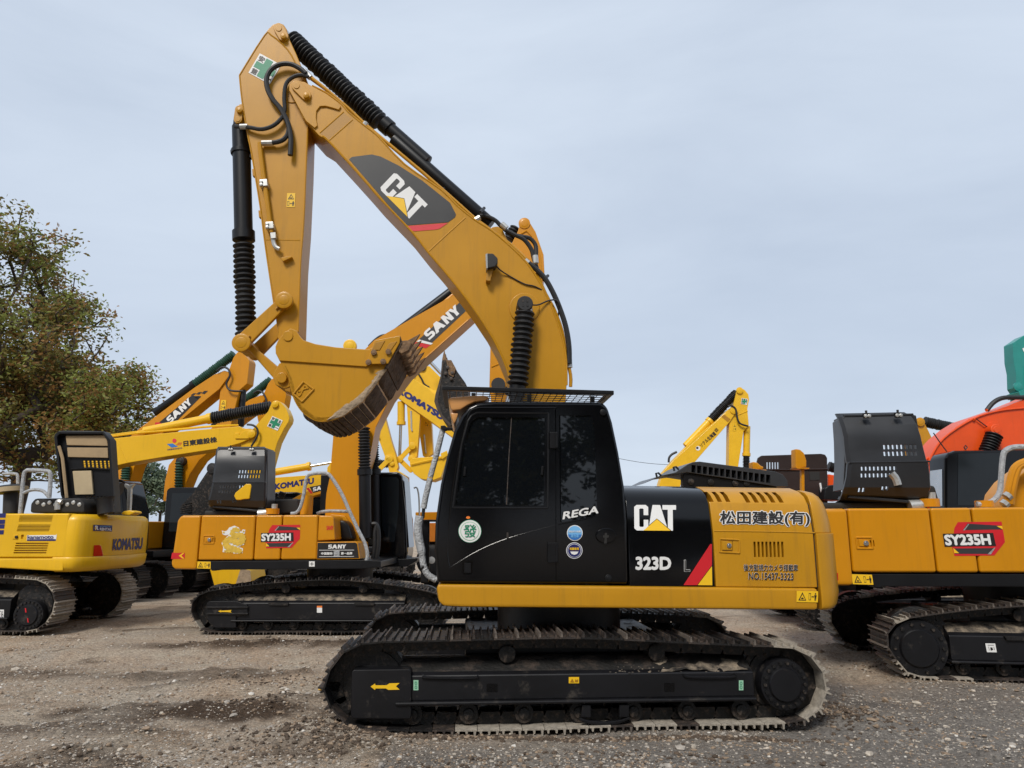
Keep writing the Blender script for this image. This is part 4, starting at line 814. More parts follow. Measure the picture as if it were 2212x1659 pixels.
    for t_ in (s0 - .07, s1 + .01):
        ln = MB().slab(fr.at(s0 - .07), caps(*zE(465, 535, 145, 845), 12, 16), t_, t_ + .06).build('link', OCHRE, root, bev=.012)
        if t_ < s0:
            pin(fr, zE(462, 530)[0], t_ - .05, .095, .06, ln, OCHRE); pin(fr, zE(142, 848)[0], t_ - .05, .10, .06, ln, OCHRE)
            for q in (zE(405, 600, 430, 575), zE(180, 830, 210, 800)): MB().tube([fr.P(p, t_ - .012) for p in q], .012, 6).build('grease_pipe', OCHRE_DIM, ln)
    MB().lathe(fr.P(zE(462, 530)[0], s0 - .06), fr.P(zE(462, 530)[0], s1 + .06), [(0, .07), (1, .07)]).lathe(fr.P(zE(145, 848)[0], s0 - .06), fr.P(zE(145, 848)[0], s0 - .06) + fr.n * .55, [(0, .07), (1, .07)]).build('linkage_pin', OCHRE, root)
    pl = [mix2(p, q, x) for p, q, x in ()] or zE(95, 855, 110, 900, 200, 905, 380, 1110, 400, 1165, 440, 1195, 500, 1175, 505, 1110, 480, 1045, 420, 1030, 225, 862, 205, 825, 150, 790)
    plate(fr, pl, s0 + .03, s1 - .03, 'power_link', OCHRE, root, .015)
    side = zE(430, 985, 402, 930, 400, 880, 418, 835, 465, 778, 512, 744, 558, 760, 590, 810, 612, 832, 700, 860, 850, 884, 1100, 902, 1150, 870, 1335, 800, 1345, 850, 1232, 1046, 1160, 1150, 1050, 1292, 905, 1400, 780, 1440, 690, 1432, 600, 1372, 545, 1292, 516, 1205, 495, 1090)
    shell = zE(1345, 850, 1232, 1046, 1160, 1150, 1050, 1292, 905, 1400, 780, 1440, 690, 1432, 600, 1372, 545, 1292, 516, 1205, 495, 1090, 455, 1000)
    def arc(q):       # round the belly, keep the two straight plates at the mouth
        v = smooth([Vector((*p, 0)) for p in q], 3); return [(p.x, p.y) for p in v]
    i0 = side.index(shell[3]); side = side[:i0] + arc(side[i0:]); shell = shell[:3] + arc(shell[3:])
    bk = MB(); n = len(shell); a = [fr.P(p, k0) for p in shell]; cen = sum(a, Vector()) / n
    inn = [p + (cen - p).normalized() * .05 for p in a]; bk.prism(a + inn[::-1], fr.n * (k1 - k0), 0)
    bko = bk.build('bucket', [OCHRE, DARK], root, bev=.004)
    # muddy outer skin in panels between rim and heel
    for i in range(len(shell) - 13):
        p, q = shell[i], shell[i + 1]; A, B = fr.P(p, k0 + .02), fr.P(q, k0 + .02); o_ = (B - A).cross(fr.n).normalized()
        if o_.dot(A - cen) < 0: o_ = -o_
        m_ = MB(); nn = 10; V = []; Fs = []; W = k1 - k0 - .04
        for r_ in range(7):
            for c_ in range(nn + 1):
                pt = A + (B - A) * (.01 + .98 * r_ / 6) + fr.n * W * c_ / nn
                edge = r_ in (0, 6) or c_ in (0, nn)
                V.append(pt + o_ * (.0 if edge else .028 + .020 * noise.noise(pt * 9)))
        Fs = [[r_ * (nn + 1) + c_, r_ * (nn + 1) + c_ + 1, (r_ + 1) * (nn + 1) + c_ + 1, (r_ + 1) * (nn + 1) + c_] for r_ in range(6) for c_ in range(nn)]
        m_.add(V, Fs); m_.build('mud_panel', MUD, bko)
    for t_ in (k0, k1 - .03):
        sd_ = MB().slab(fr.at(k0), side, t_, t_ + .03).build('side_plate', OCHRE, bko, bev=.006)
        if t_ == k0:
            plate(fr, zE(402, 930, 400, 880, 418, 835, 465, 778, 512, 744, 558, 760, 590, 810, 612, 832, 700, 860, 850, 884, 1100, 902, 1150, 960, 1080, 1030, 430, 985), t_ - .022, t_ + .01, 'side_bar', OCHRE, bko, .008)
            mp_ = MB(); rn = random.Random(5)                          # mud drying on the side plate
            rim = zE(1240, 1040, 1160, 1150, 1050, 1292, 905, 1400, 780, 1436); inr = zE(1165, 1065, 1120, 1150, 1000, 1270, 900, 1330, 790, 1425)
            V = []; nr_ = 24
            for i in range(nr_ + 1):
                f_ = i / nr_ * 4; j = min(3, int(f_)); x = f_ - j; p, q = mix2(rim[j], rim[j + 1], x), mix2(inr[j], inr[j + 1], x)
                wob = 1 + .4 * noise.noise(Vector((i * .7, 0, 0)))
                V += [fr.P(p, t_ - .004), fr.P(mix2(p, q, .5), t_ - .014 - .006 * noise.noise(Vector((i, 3, 0)))), fr.P(mix2(p, q, wob), t_ - .002)]
            mp_.add(V, [[3 * i + j, 3 * i + 3 + j, 3 * i + 4 + j, 3 * i + 1 + j] for i in range(nr_) for j in (0, 1)]); mp_.build('mud_crust', MUDP, bko)
    sc_ = plate(fr, zE(1145, 832, 1335, 797, 1330, 850, 1242, 1008, 1080, 1012, 1112, 915), k0 - .05, k0 - .02, 'side_cutter', OCHRE, bko, .008)
    for x, y in ((1135, 922), (1245, 916), (1095, 996), (1205, 990)): pin(fr, zE(x, y)[0], k0 - .078, .030, .03, sc_, TOOTH, 'bolt')
    for q in (zE(1120, 905, 1150, 850, 1220, 835, 1180, 905), zE(1225, 905, 1250, 855, 1310, 840, 1265, 905)): plate(fr, q, k0 - .058, k0 - .048, 'cutter_pad', OCHRE_DIM, sc_, .003)
    plate(fr, zE(1335, 800, 1350, 850, 1240, 1046, 1215, 1040), k0 - .03, k1 + .03, 'lip_plate', MUD, bko, .006)
    for i in range(5):
        t_ = k0 - .02 + (k1 - k0 - .09) * i / 4
        ft = fr.at(k0 - .02); plate(ft, zE(1300, 895, 1340, 835, 1385, 832, 1420, 850, 1400, 905, 1340, 935), t_, t_ + .11, 'tooth_adapter', TOOTH, bko, .01)
        tm = MB(); base = [ft.P(p, t_ + .005) for p in zE(1380, 838, 1398, 900)]; tipq = [ft.P(p, t_ + .04) for p in zE(1482, 774, 1476, 790)]
        tm.add(base + [p + fr.n * .10 for p in base] + tipq + [p + fr.n * .03 for p in tipq], [[0, 1, 5, 4], [2, 3, 7, 6], [0, 2, 6, 4], [1, 3, 7, 5], [0, 1, 3, 2], [4, 5, 7, 6]]); tm.build('tooth', TOOTH, bko, bev=.006)
    em = zE(535, 1235, 610, 1143, 687, 1200, 600, 1293); e_ = MB()
    for i in range(4): e_.tube([fr.P(em[i], k0 - .006), fr.P(em[(i + 1) % 4], k0 - .006)], .010, 6)
    eo = e_.build('emblem_frame', OCHRE, bko)
    bx = (zE(562, 1228)[0], zE(628, 1172)[0] if 0 else zE(640, 1180)[0], zE(600, 1178)[0])
    for kx in 'CAT':
        me_ = MB()
        for sh in LOGO[kx]: me_.slab(fr, fit(sh, [(0, 0), (1, 1)], zE(575, 1255)[0], zE(655, 1185)[0], zE(555, 1225)[0]), k0 - .010, k0 + .002)
        me_.build('emblem_letter', OCHRE, eo)
    for t_ in (s0 - .06, s1 - .01):
        plate(fr.at(s0 - .06), zE(450, 1000, 495, 1090, 512, 1180, 470, 1195, 400, 1165, 380, 1110, 395, 1060, 430, 1000), t_, t_ + .06, 'bucket_ear', OCHRE, bko, .012)
    MB().slab(fr, zE(*sum(circ((445, 1112), 40, 24), ())), s0 - .10, s0).build('bucket_pin', OCHRE, bko, bev=.01); MB().slab(fr, zE(*sum(circ((492, 800), 38, 24), ())), k0 - .035, k0).build('bucket_pin', OCHRE, bko, bev=.006)
    hb_ = MB().lathe(fr.P(zE(492, 800)[0], k0 + .03), fr.P(zE(492, 800)[0], k0 + .03) + fr.n * (k1 - k0 - .06), [(0, .10), (1, .10)], 20).build('hinge_tube', OCHRE, bko)
    plate(fr, zE(455, 1150, 515, 1150, 516, 1225, 470, 1210), s0 - .05, s1 + .05, 'ear_web', OCHRE_DIM, bko, .01)
    return fr, root
FRM, MAINX = main_excavator()
# ------------------------------------------------------------------ the machines around it
def base(fr, S, t0, root, paint, face=1, trk=.92, length=4.3, house=True, cab=True, up=None, detail=True):
    """carrier, house and cab of a machine whose front end is at S + length / 2 (face 1: looks along +a)"""
    for k in (0, 2.35): track(fr, stadium(S - length / 2, S + length / 2, 0, trk, .04), t0 + k, .6, root, .20, far=True)
    MB().box(fr, S - 1, S + 1, t0 + .5, t0 + 2.4, .42, .85).build('lower_frame', FRAME, root, bev=.03)
    MB().cyl(fr.loc(S, t0 + 1.48, .85), (0, 0, 1), .6, .22, 24).build('slew_ring', FRAME, root)
    if not house: return
    f = face; x = lambda v: S + f * v; u = up or paint
    q = lambda a, b: (min(x(a), x(b)), max(x(a), x(b)))
    MB().box(fr, *q(-2.6, -1.75), t0 + .15, t0 + 2.8, 1.05, 2.0).build('counterweight', u, root, bev=.12, seg=4)
    MB().box(fr, *q(-1.74, .55), t0 + .13, t0 + 2.82, 1.22, 1.98).build('side_panel', u, root, bev=.04)
    MB().box(fr, *q(-1.74, 1.5), t0 + .14, t0 + 2.81, 1.02, 1.20).build('frame_skirt', BLACK_S, root, bev=.03)
    if cab:
        c0 = t0 + (1.85 if f > 0 else .15); a, b = x(.55), x(1.95)
        pr = [(a, 1.2), (x(2.05), 1.2), (x(1.98), 2.2), (x(1.75), 2.9), (x(1.65), 2.97), (x(.65), 2.97), (a, 2.9)]
        cb = MB().prism([fr.loc(s, c0, z) for s, z in pr], fr.n * .95).build('cab', BLACK, root, bev=.05, seg=3)
        for t_ in (c0 - .004, c0 + .954): MB().prism([fr.loc(s, t_ - .004, z) for s, z in ((x(.75), 1.7), (x(1.88), 1.7), (x(1.68), 2.8), (x(.75), 2.8))], fr.n * .008).build('window', GLASSB, cb)
        fa = fr.loc(x(2.045), c0 + .1, 1.5); fb = fr.loc(x(2.0), c0 + .1, 2.15); fc = fr.loc(x(1.79), c0 + .1, 2.82)
        e = fr.a * f * .006; MB().add([fa + e, fa + e + fr.n * .75, fb + e, fb + e + fr.n * .75, fc + e, fc + e + fr.n * .75], [[0, 1, 3, 2], [2, 3, 5, 4]]).build('windscreen', GLASSB, cb)
def sany_big(fr, label, front=True, drive_left=False, dragon=True):
    T = 13.0; tb = 13.05
    q = fr.P(zC(750, 1555)[0], T + 1.4); root = thing('excavator', (q.x, q.y, 0), label, 'excavator')
    loop = zC(360, 1558, 285, 1510, 235, 1450, 220, 1390, 232, 1330, 280, 1280, 350, 1248, 700, 1198, 1150, 1170, 1500, 1192, 1850, 1250, 1945, 1300, 1985, 1380, 1960, 1480, 1880, 1545, 1500, 1558, 900, 1560)
    fu = fr if front else fr.moved(.33); fh = fr if front else fr.moved(.11)
    path = [(fr.S(p, T), fr.Z(p, T)) for p in loop]; zm = min(z for _, z in path); path = [(s, z - zm - .02) for s, z in path]
    zb = fr.Z(zC(900, 1448)[0], T), fr.Z(zC(900, 1335)[0], T)
    for k in (0, 2.35):
        tf = track(fu, path, t0=T + k, wd=.6, root=root, pitch=.19, body=zb, pick=lambda f, h: random.choice((1, 1, 2)) if (f < .2 or h > .6) and not (drive_left is False and h > .6) else random.choice((0, 1)))
        if k: continue
        if not drive_left:
            ig = plate(fu, zC(345, 1340, 360, 1322, 540, 1318, 622, 1345, 625, 1415, 545, 1425, 545, 1500, 400, 1500, 355, 1450), T + .02, T + .4, 'idler_guard', FRAME, tf, .012)
            for y in (1362, 1405): MB().slab(fu, zC(345, y - 4, 625, y - 4, 625, y + 5, 345, y + 5), T - .01, T + .05).build('guard_rib', STEEL, ig, bev=.004)
            decal('yellow_arrow', zC(425, 1388, 445, 1380, 445, 1384, 490, 1382, 516, 1380, 508, 1388, 516, 1397, 490, 1394, 445, 1393, 445, 1397), fu, T + .016, YPRINT, ig)
            d = decal('white_label', zC(1090, 1352, 1125, 1352, 1125, 1398, 1090, 1398), fu, T + .045, WHITE, tf); decal('orange_stripe', zC(1090, 1352, 1125, 1352, 1125, 1364, 1090, 1364), fu, T + .043, ORPRINT, d)
        else:
            drive(fu, zC(390, 1395)[0], T + .03, .33, tf, 14)
            d = decal('white_label', zC(680, 1365, 722, 1365, 722, 1405, 680, 1405), fu, T + .045, WHITE, tf)
            for q_ in (zC(688, 1372, 715, 1372, 715, 1374, 688, 1374), zC(690, 1380, 692, 1380, 692, 1397, 690, 1397), zC(712, 1380, 714, 1380, 714, 1392, 712, 1397), zC(697, 1383, 706, 1383, 708, 1394, 697, 1398)): decal('ink_mark', q_, fu, T + .043, INK, d)
        for x0, x1 in ((760, 900), (1340, 1480)): plate(fu, zC(x0, 1330, x1, 1334, x1 - 8, 1350, x0 + 8, 1350), T + .02, T + .1, 'step', STEEL, tf, .004)
        for x in (970, 1305): plate(fu, zC(x - 30, 1298, x + 25, 1298, x + 35, 1310, x - 22, 1312), T + .15, T + .2, 'frame_slot', DARK, tf, .003)
    S0 = min(s for s, _ in path); S1 = max(s for s, _ in path)
    MB().box(fu, S0 + 1.2, S1 - 1.2, T + .5, T + 2.4, .42, .70).build('lower_frame', FRAME, root, bev=.03); MB().cyl(fu.loc((S0 + S1) / 2, T + 1.48, .68), (0, 0, 1), .62, .40, 32).build('slew_ring', FRAME, root)
    OY = ORANGE_Y
    cw = plate(fr, zC(165, 748, 185, 743, 309, 742, 283, 1050, 279, 1108, 132, 1106, 110, 1092, 105, 1065, 130, 900, 147, 780), tb - .02, tb + 2.62, 'counterweight', OY, root, .07)
    cw.modifiers[0].keep_sharp = True
    d = decal('red_marker', zC(115, 995, 202, 995, 200, 1036, 108, 1036), fr, tb - .024, RED, cw); decal('chevron', zC(160, 1015, 188, 996, 198, 996, 178, 1015, 198, 1034, 186, 1034), fr, tb - .026, YPRINT, d)
    cut = MB(); slots(fr, cut, [zC(372, 893, 392, 893, 391, 922, 371, 922)], tb - .1, tb + .03)
    ps = []
    for q_, c_ in ((zC(314, 742, 677, 742, 659, 1043, 288, 1045), cut), (zC(682, 742, 857, 741, 841, 1042, 664, 1043), None), (zC(862, 741, 1097, 740, 1087, 1040, 846, 1042), None)):
        ps.append(MB().slab(fr, q_, tb, tb + 2.6 if q_ is not None else 0).build('side_panel', [OY, DARK], root, bev=.03, seg=3, cut=c_))
    fm = zC(328, 880, 400, 880, 396, 932, 326, 932); lf = MB()
    for i in range(4): lf.tube([fr.P(fm[i], tb), fr.P(fm[(i + 1) % 4], tb)], .012, 6)
    lf.build('latch_frame', OY, ps[0]); plate(fr, zC(336, 890, 372, 890, 370, 922, 335, 922), tb - .012, tb + .01, 'latch', OY, ps[0], .005); pin(fr, zC(364, 907)[0], tb - .025, .03, .02, ps[0], CHROME, 'lock')
    plate(fr, zC(1101, 745, 1188, 745, 1203, 760, 1213, 908, 1091, 915), tb + .03, tb + .8, 'tank_cover', OY, root, .03)
    letters('lettering', 'SANY', fr, tb + .026, (*zC(1155, 842, 1201, 842), zC(1154, 812)[0]), RED, root, .05)
    plate(fr, zC(1195, 775, 1270, 775, 1300, 800, 1330, 905, 1200, 912), tb + .5, tb + .95, 'valve_cover', BLACK_S, root, .06); plate(fr, zC(1180, 735, 1275, 745, 1310, 790, 1345, 845, 1400, 860, 1400, 930, 1180, 930), tb + .98, tb + 1.2, 'swing_frame', OY, root, .02)
    sb = plate(fr, zC(1091, 922, 1352, 920, 1366, 930, 1381, 1036, 1086, 1040), tb, tb + .9, 'tool_box', OY, root, .012); dk = decal('black_panel', zC(1095, 928, 1348, 926, 1360, 934, 1373, 1030, 1090, 1034), fr, tb - .003, INK, sb)
    sanyword(fr, tb - .006, (*zC(1165, 967, 1282, 966), zC(1168, 940)[0]), dk)
    for y in (976, 1019): decal('white_rule', zC(1105, y, 1340, y - 1, 1340, y + 2, 1105, y + 3), fr, tb - .006, WHITE, dk)
    letters('lettering', '中国服务', fr, tb - .006, (*zC(1118, 1009, 1196, 1008), zC(1118, 991)[0]), WHITE, dk, .04); letters('lettering', '第一品牌', fr, tb - .006, (*zC(1252, 1008, 1328, 1007), zC(1252, 990)[0]), WHITE, dk, .04)
    decal('grey_square', zC(1203, 980, 1242, 980, 1242, 1018, 1203, 1018), fr, tb - .005, WRAP, dk)
    sk = plate(fr, zC(284, 1052, 1400, 1044, 1520, 1050, 1520, 1092, 1380, 1102, 412, 1110, 408, 1116, 380, 1116, 378, 1108, 284, 1104), tb + .02, tb + 2.55, 'frame_skirt', BLACK_S, root, .02)
    warning(fr, tb + .014, (*zC(282, 1100, 374, 1102), zC(283, 1053)[0]), sk)
    d = decal('white_sign', zC(1037, 1052, 1075, 1052, 1075, 1088, 1037, 1088), fr, tb + .014, WHITE, sk); letters('cross_mark', '+', fr, tb + .011, (*zC(1044, 1082, 1068, 1082), zC(1044, 1058)[0]), INK, d)
    # badge
    bd = decal('red_badge', zC(790, 808, 978, 806, 976, 900, 920, 962, 748, 965, 745, 925, 770, 835), fr, tb - .003, RED, ps[1])
    for q_ in (zC(830, 815, 975, 825, 975, 842, 805, 845), zC(748, 930, 925, 928, 900, 955, 752, 955)): decal('carbon_panel', q_, fr, tb - .0045, INKG, bd)
    for q_ in (zC(952, 826, 976, 826, 976, 842), zC(748, 928, 770, 952, 748, 952)): decal('yellow_corner', q_, fr, tb - .006, YPRINT, bd)
    for q_ in (zC(805, 846, 832, 816, 836, 818, 812, 846), zC(925, 926, 930, 926, 905, 957, 890, 957)): decal('silver_line', q_, fr, tb - .006, SILVER, bd)
    decal('black_plate', zC(714, 862, 932, 858, 934, 918, 712, 922), fr, tb - .006, INK, bd)
    letters('lettering', 'SY235H', fr, tb - .008, (*zC(716, 917, 915, 914), zC(716, 866)[0]), WHITE, bd, .05, .98)
    if dragon:   # gold sticker with a coiling dragon shape on white
        ol = zC(470, 850, 450, 845, 455, 870, 475, 878, 500, 872, 470, 900, 448, 930, 460, 960, 455, 990, 480, 992, 510, 975, 530, 1000, 560, 1000, 580, 985, 590, 1000, 592, 965, 560, 955, 600, 940, 606, 900, 585, 875, 605, 865, 608, 840, 590, 838, 580, 855, 565, 825, 535, 812, 500, 825, 485, 845)
        wd = decal('dragon_sticker', ol, fr, tb - .003, WHITE, ps[0])
        spine = [fr.P(p, 0 + tb - .005) for p in zC(475, 985, 520, 980, 575, 985, 540, 970, 490, 955, 475, 925, 510, 905, 560, 925, 590, 910, 580, 880, 545, 880, 520, 865, 540, 835, 570, 850)]
        sp_ = smooth(spine, 5); mbg = MB(); V = []
        for i, p in enumerate(sp_):
            d_ = (sp_[min(i + 1, len(sp_) - 1)] - sp_[max(i - 1, 0)]).normalized(); nn = Vector((-d_.z, 0, d_.x)); wv = .016 + .034 * math.sin(math.pi * i / len(sp_)) + (.016 if i % 2 else 0); V += [p + nn * wv - fr.n * .0001 * i, p - nn * wv - fr.n * .0001 * i]
        mbg.add(V, [[2 * i, 2 * i + 2, 2 * i + 3, 2 * i + 1] for i in range(len(sp_) - 1)]); mbg.build('gold_body', GOLD, wd)
        for c_, r_ in (((548, 842), 15), ((462, 857), 7), ((596, 850), 7), ((583, 985), 7), ((470, 983), 7), ((515, 845), 7), ((600, 905), 6), ((462, 935), 6)): decal('gold_scroll', zC(*sum(circ(c_, r_, 9, r_ * .8), ())), fr, tb - .011, GOLD, wd)
    # raised engine hood
    th = tb + .30
    cut = MB(); slots(fh, cut, grid(zC, 536, 432, 19.6, 13, 22, 8, -2, 2, 33, -5) + grid(zC, 412, 538, 18.5, 12, 19, 9, -2, 2, 33, -6) + grid(zC, 388, 640, 18, 12, 19, 2, -2) + grid(zC, 494, 634, 18, 12, 19, 2, -2), th - .2, th + 1)
    rows = [(425, 281, 736, 281, .16), (414, 300, 747, 299, .09), (406, 345, 748, 342, .03), (402, 396, 748, 396, .0), (394, 460, 748, 460, -.01), (387, 518, 747, 518, -.03), (385, 526, 747, 525, -.05), (372, 590, 746, 590, -.04), (358, 640, 745, 645, -.02), (362, 672, 742, 690, .05), (385, 700, 715, 722, .20), (410, 712, 690, 738, .38)]
    V = []; xs_ = (0, .03, .5, .97, 1)
    for xl, yl, xr, yr, dt in rows:
        for x in xs_: V.append(fh.P(mix2(zC(xl, yl)[0], zC(xr, yr)[0], x), th + dt + (.035 if x in (0, 1) else 0)))
    m_ = len(xs_); R_ = len(rows); V2 = [p + fh.n * .05 for p in V]; nV = len(V); Fh = []
    for i in range(R_ - 1):
        for j in range(m_ - 1): q4 = [i * m_ + j, i * m_ + j + 1, (i + 1) * m_ + j + 1, (i + 1) * m_ + j]; Fh += [q4, [k_ + nV for k_ in q4[::-1]]]
    rim_ = [j for j in range(m_)] + [i * m_ + m_ - 1 for i in range(1, R_)] + [(R_ - 1) * m_ + j for j in range(m_ - 2, -1, -1)] + [i * m_ for i in range(R_ - 2, 0, -1)]
    Fh += [[rim_[i], rim_[(i + 1) % len(rim_)], rim_[(i + 1) % len(rim_)] + nV, rim_[i] + nV] for i in range(len(rim_))]
    hood = MB().add(V + V2, Fh).build('engine_hood', [HOODM, DARK], root, cut=cut, angle=14)
    fa = fh.at(th)
    for nm, q_ in (('hood_rim', zC(728, 290, 748, 296, 748, 420, 744, 690, 732, 688, 737, 420)), ('hood_rim', zC(412, 300, 424, 290, 412, 400, 397, 520, 372, 650, 357, 650, 385, 520, 402, 400)), ('hood_rim', zC(420, 285, 738, 285, 738, 296, 420, 296)), ('hood_rim', zC(372, 690, 700, 722, 700, 708, 380, 676))): MB().slab(fa, q_, th + .08, th + .55).build(nm, HOODM, hood, bev=.008)
    MB().tube([fh.P(p, th - .045) for p in zC(386, 522, 560, 522, 746, 521)], .012, 6).build('hood_crease', HOODM, hood)
    for x in (508, 650):
        hg = plate(fh, zC(x - 16, 284, x + 14, 284, x + 14, 308, x - 16, 308), th - .03, th + .01, 'hood_hinge', BLACK_S, hood, .004)
        MB().tube([fh.P(p, th - .02) for p in zC(x, 300, x + 2, 272)], .015, 6).build('hinge_arm', RUB, hg)
        for dx in (-9, 7): pin(fh, zC(x + dx, 298)[0], th - .045, .022, .02, hg, SILVER, 'bolt')
    if dragon: plate(fh, zC(530, 612, 540, 590, 612, 530, 645, 530, 650, 545, 635, 632, 600, 634, 570, 640, 545, 640), th - .06, th + .3, 'exhaust_duct', YELLOW, hood, .02)
    else: hose(fh, zC(590, 632, 585, 600, 570, 575), th - .03, .05, hood, SILVER, 'exhaust_pipe')
    plate(fr, zC(330, 712, 770, 712, 770, 748, 330, 748), tb + .5, tb + 1.9, 'engine_bay', DARK, root, .03)
    plate(fr, zC(765, 640, 960, 630, 970, 720, 780, 742), tb + .9, tb + 1.6, 'engine_block', DARK, root, .04); MB().lathe(fr.P(zC(770, 725)[0], tb + .4), fr.P(zC(700, 735)[0], tb + .4), [(0, .07), (1, .09)]).build('air_duct', SILVER, root)
    fc = MB().cyl(fr.P(zC(790, 735)[0], tb + .4), (0, 0, 1), .12, .10, 16).build('filler_neck', OY, root); MB().cyl(fr.P(zC(803, 712)[0], tb + .4), (0, 0, 1), .055, .12, 12).build('filler_cap', SILVER, fc)
    bc = MB().cyl(fr.P(zC(1018, 738)[0], tb + .35), (0, 0, 1), .11, .34 if front else .08, 16).build('breather', OY, root)
    if front: MB().cyl(fr.P(zC(1018, 675)[0], tb + .35), (0, 0, 1), .04, .05, 10).build('breather_cap', SILVER, bc)
    if front: MB().tube([fr.P(p, tb + .08) for p in zC(915, 732, 950, 725, 978, 690, 1002, 600, 1018, 500, 1050, 466, 1148, 460, 1188, 488, 1255, 595, 1320, 740, 1372, 850, 1412, 930, 1430, 1010, 1420, 1050, 1408, 1056)], .032, 8, sm=4).build('wrapped_handrail', WRAP, root)
    if front: MB().tube([fr.P(p, tb + .5) for p in zC(1090, 732, 1130, 718, 1200, 714, 1300, 717)], .03, 8, sm=3).build('wrapped_handrail', WRAP, root)
    # front equipment
    b0, b1 = 14.15, 14.72
    if not front: return root
    up = zC(1140, 850, 1150, 640, 1155, 590, 1178, 480, 1190, 330, 1200, 210) + zE(832, 1560, 842, 1400, 875, 1210, 960, 1010, 1140, 832, 1400, 682, 1745, 488) + zF(800, 885, 950, 790, 1070, 690)
    lo = zF(1110, 740, 1000, 890, 760, 1098) + zE(1400, 1082, 1262, 1262, 1190, 1400, 1150, 1482) + zC(1450, 330, 1405, 480, 1385, 700, 1380, 850)
    bm = plate(fr, up + lo, b0, b1, 'boom', OY, root, .015)
    edge_lip(fr, zE(1150, 1480, 1190, 1398, 1262, 1260, 1400, 1080, 1843, 680), b0 + .003, bm, OY, .014, 'edge_bead')
    dk = decal('dark_panel', zE(1475, 825, 1785, 543, 1834, 604, 1568, 854), fr, b0 - .004, INKG, bm); decal('red_stripe', zE(1432, 866, 1452, 846, 1562, 868, 1525, 893), fr, b0 - .004, RED, bm); decal('white_stripe', zE(1455, 842, 1476, 827, 1580, 855, 1562, 866), fr, b0 - .005, WHITE, bm)
    sanyword(fr, b0 - .008, (zE(1552, 832)[0], zE(1790, 622)[0], zE(1504, 778)[0]), dk)
    MB().tube([fr.P(p, b0 + .1) for p in zE(1335, 800, 1530, 655, 1745, 478)], .03, 8).build('hydraulic_pipe', OY, bm)
    cylinder(fr, *zE(1300, 782, 1900, 330), b0 + .28, .095, bm, BLACK_S, collar=False); hose(fr, zE(1100, 880, 1150, 830, 1200, 800, 1270, 795, 1300, 790), b0 + .2, .035, bm); pin(fr, zE(955, 872)[0], b0 - .02, .13, .1, bm, YELLOW_FAR)
    for x, dt, y0 in ((1407, -.12, 150), (1470, .75, 220)):
        bellows(fr, *zC(x, y0, x + 4, 432), b0 + dt, .12 if dt < 0 else .115, 14, bm); cylinder(fr, *zC(x + 10, 900, x + 4, 430), b0 + dt, .115, bm, BLACK_S, collar=True)
    for x in (1480, 1505): hose(fr, zC(1460, 800, 1490, 805, x, 860, x - 2, 960, x - 15, 1040), b0 - .1, .04, bm)
    stk = plate(fr, zF(1042, 565, 1055, 515, 1080, 492, 1112, 505, 1152, 570, 1203, 715, 1210, 860, 1195, 900, 1130, 1100, 1060, 1350, 990, 1545, 940, 1700, 880, 1700, 862, 1540, 868, 1300, 930, 1000, 985, 680), b0 + .08, b0 + .48, 'stick', OY, root, .015)
    MB().tube([fr.P(p, b0 + .075) for p in zF(1050, 590, 1095, 565, 1130, 600, 1180, 730, 1190, 860)], .02, 6).build('edge_bead', OY, stk); pin(fr, zF(1082, 516)[0], b0 + .06, .12, .05, stk, OY); bellows(fr, *zF(1030, 545, 980, 625), b0 + .28, .13, 5, stk)
    MB().tube([fr.P(p, b0 + .075) for p in zF(875, 1420, 960, 1385)], .012, 6).build('weld_seam', OY, stk); MB().lathe(fr.P(zF(918, 1530)[0], b0), fr.P(zF(918, 1530)[0], b0) + fr.n * .5, [(0, .14), (1, .14)]).build('linkage_pin', RUB, stk)
    k0 = b0 - .28
    bkt = plate(fr, zN(838, 480, 848, 310, 870, 285, 945, 330, 1015, 405, 1035, 440, 1125, 565, 1160, 640, 1160, 900, 1060, 1060, 1000, 1095, 945, 1072, 852, 990, 792, 880, 758, 785, 775, 690, 815, 560), k0, k0 + 1.15, 'bucket', CAST, root, .02)
    plate(fr, zN(1080, 720, 1250, 760, 1490, 850, 1510, 930, 1300, 960, 1120, 1000), b0 + .05, b0 + .5, 'bucket_ear', CAST, bkt, .02)
    sc = plate(fr, zN(900, 300, 960, 300, 1015, 400, 985, 500, 930, 470), k0 - .03, k0 + .01, 'side_cutter', TOOTH, bkt, .006)
    for x, y in ((915, 385), (892, 455), (972, 452), (960, 518)): pin(fr, zN(x, y)[0], k0 - .05, .032, .03, bkt, STEELR, 'bolt')
    ft = fr.at(k0)
    for i in range(4): plate(ft, zN(850, 305, 868, 215, 878, 180, 890, 240, 895, 305), k0 + i * .30, k0 + i * .30 + .10, 'tooth', TOOTH, bkt, .006)
    MB().slab(fr, zN(760, 790, 835, 480, 850, 330, 870, 330, 850, 500, 800, 780, 850, 940, 960, 1060, 945, 1075, 845, 985, 790, 880), k0 - .015, k0 + .01).build('bucket_rim', STEELR, bkt)
    # cab on the far side
    c0 = 15.0
    cab = plate(fr, zC(1497, 452, 1645, 450, 1664, 480, 1688, 700, 1700, 985, 1690, 1050, 1560, 1085, 1500, 1090), c0, c0 + .95, 'cab', BLACK, root, .06)
    MB().slab(fr, zC(1522, 484, 1622, 484, 1642, 505, 1640, 700, 1612, 922, 1565, 922, 1530, 820), c0 - .006, c0 + .002).build('window', GLASSB, cab)
    A, B = fr.P(zC(1668, 500)[0], c0), fr.P(zC(1700, 960)[0], c0); e = fr.a * .02
    MB().add([A + e + fr.n * .08, A + e + fr.n * .87, B + e + fr.n * .87, B + e + fr.n * .08], [[0, 1, 2, 3]]).build('windscreen', GLASSB, cab)
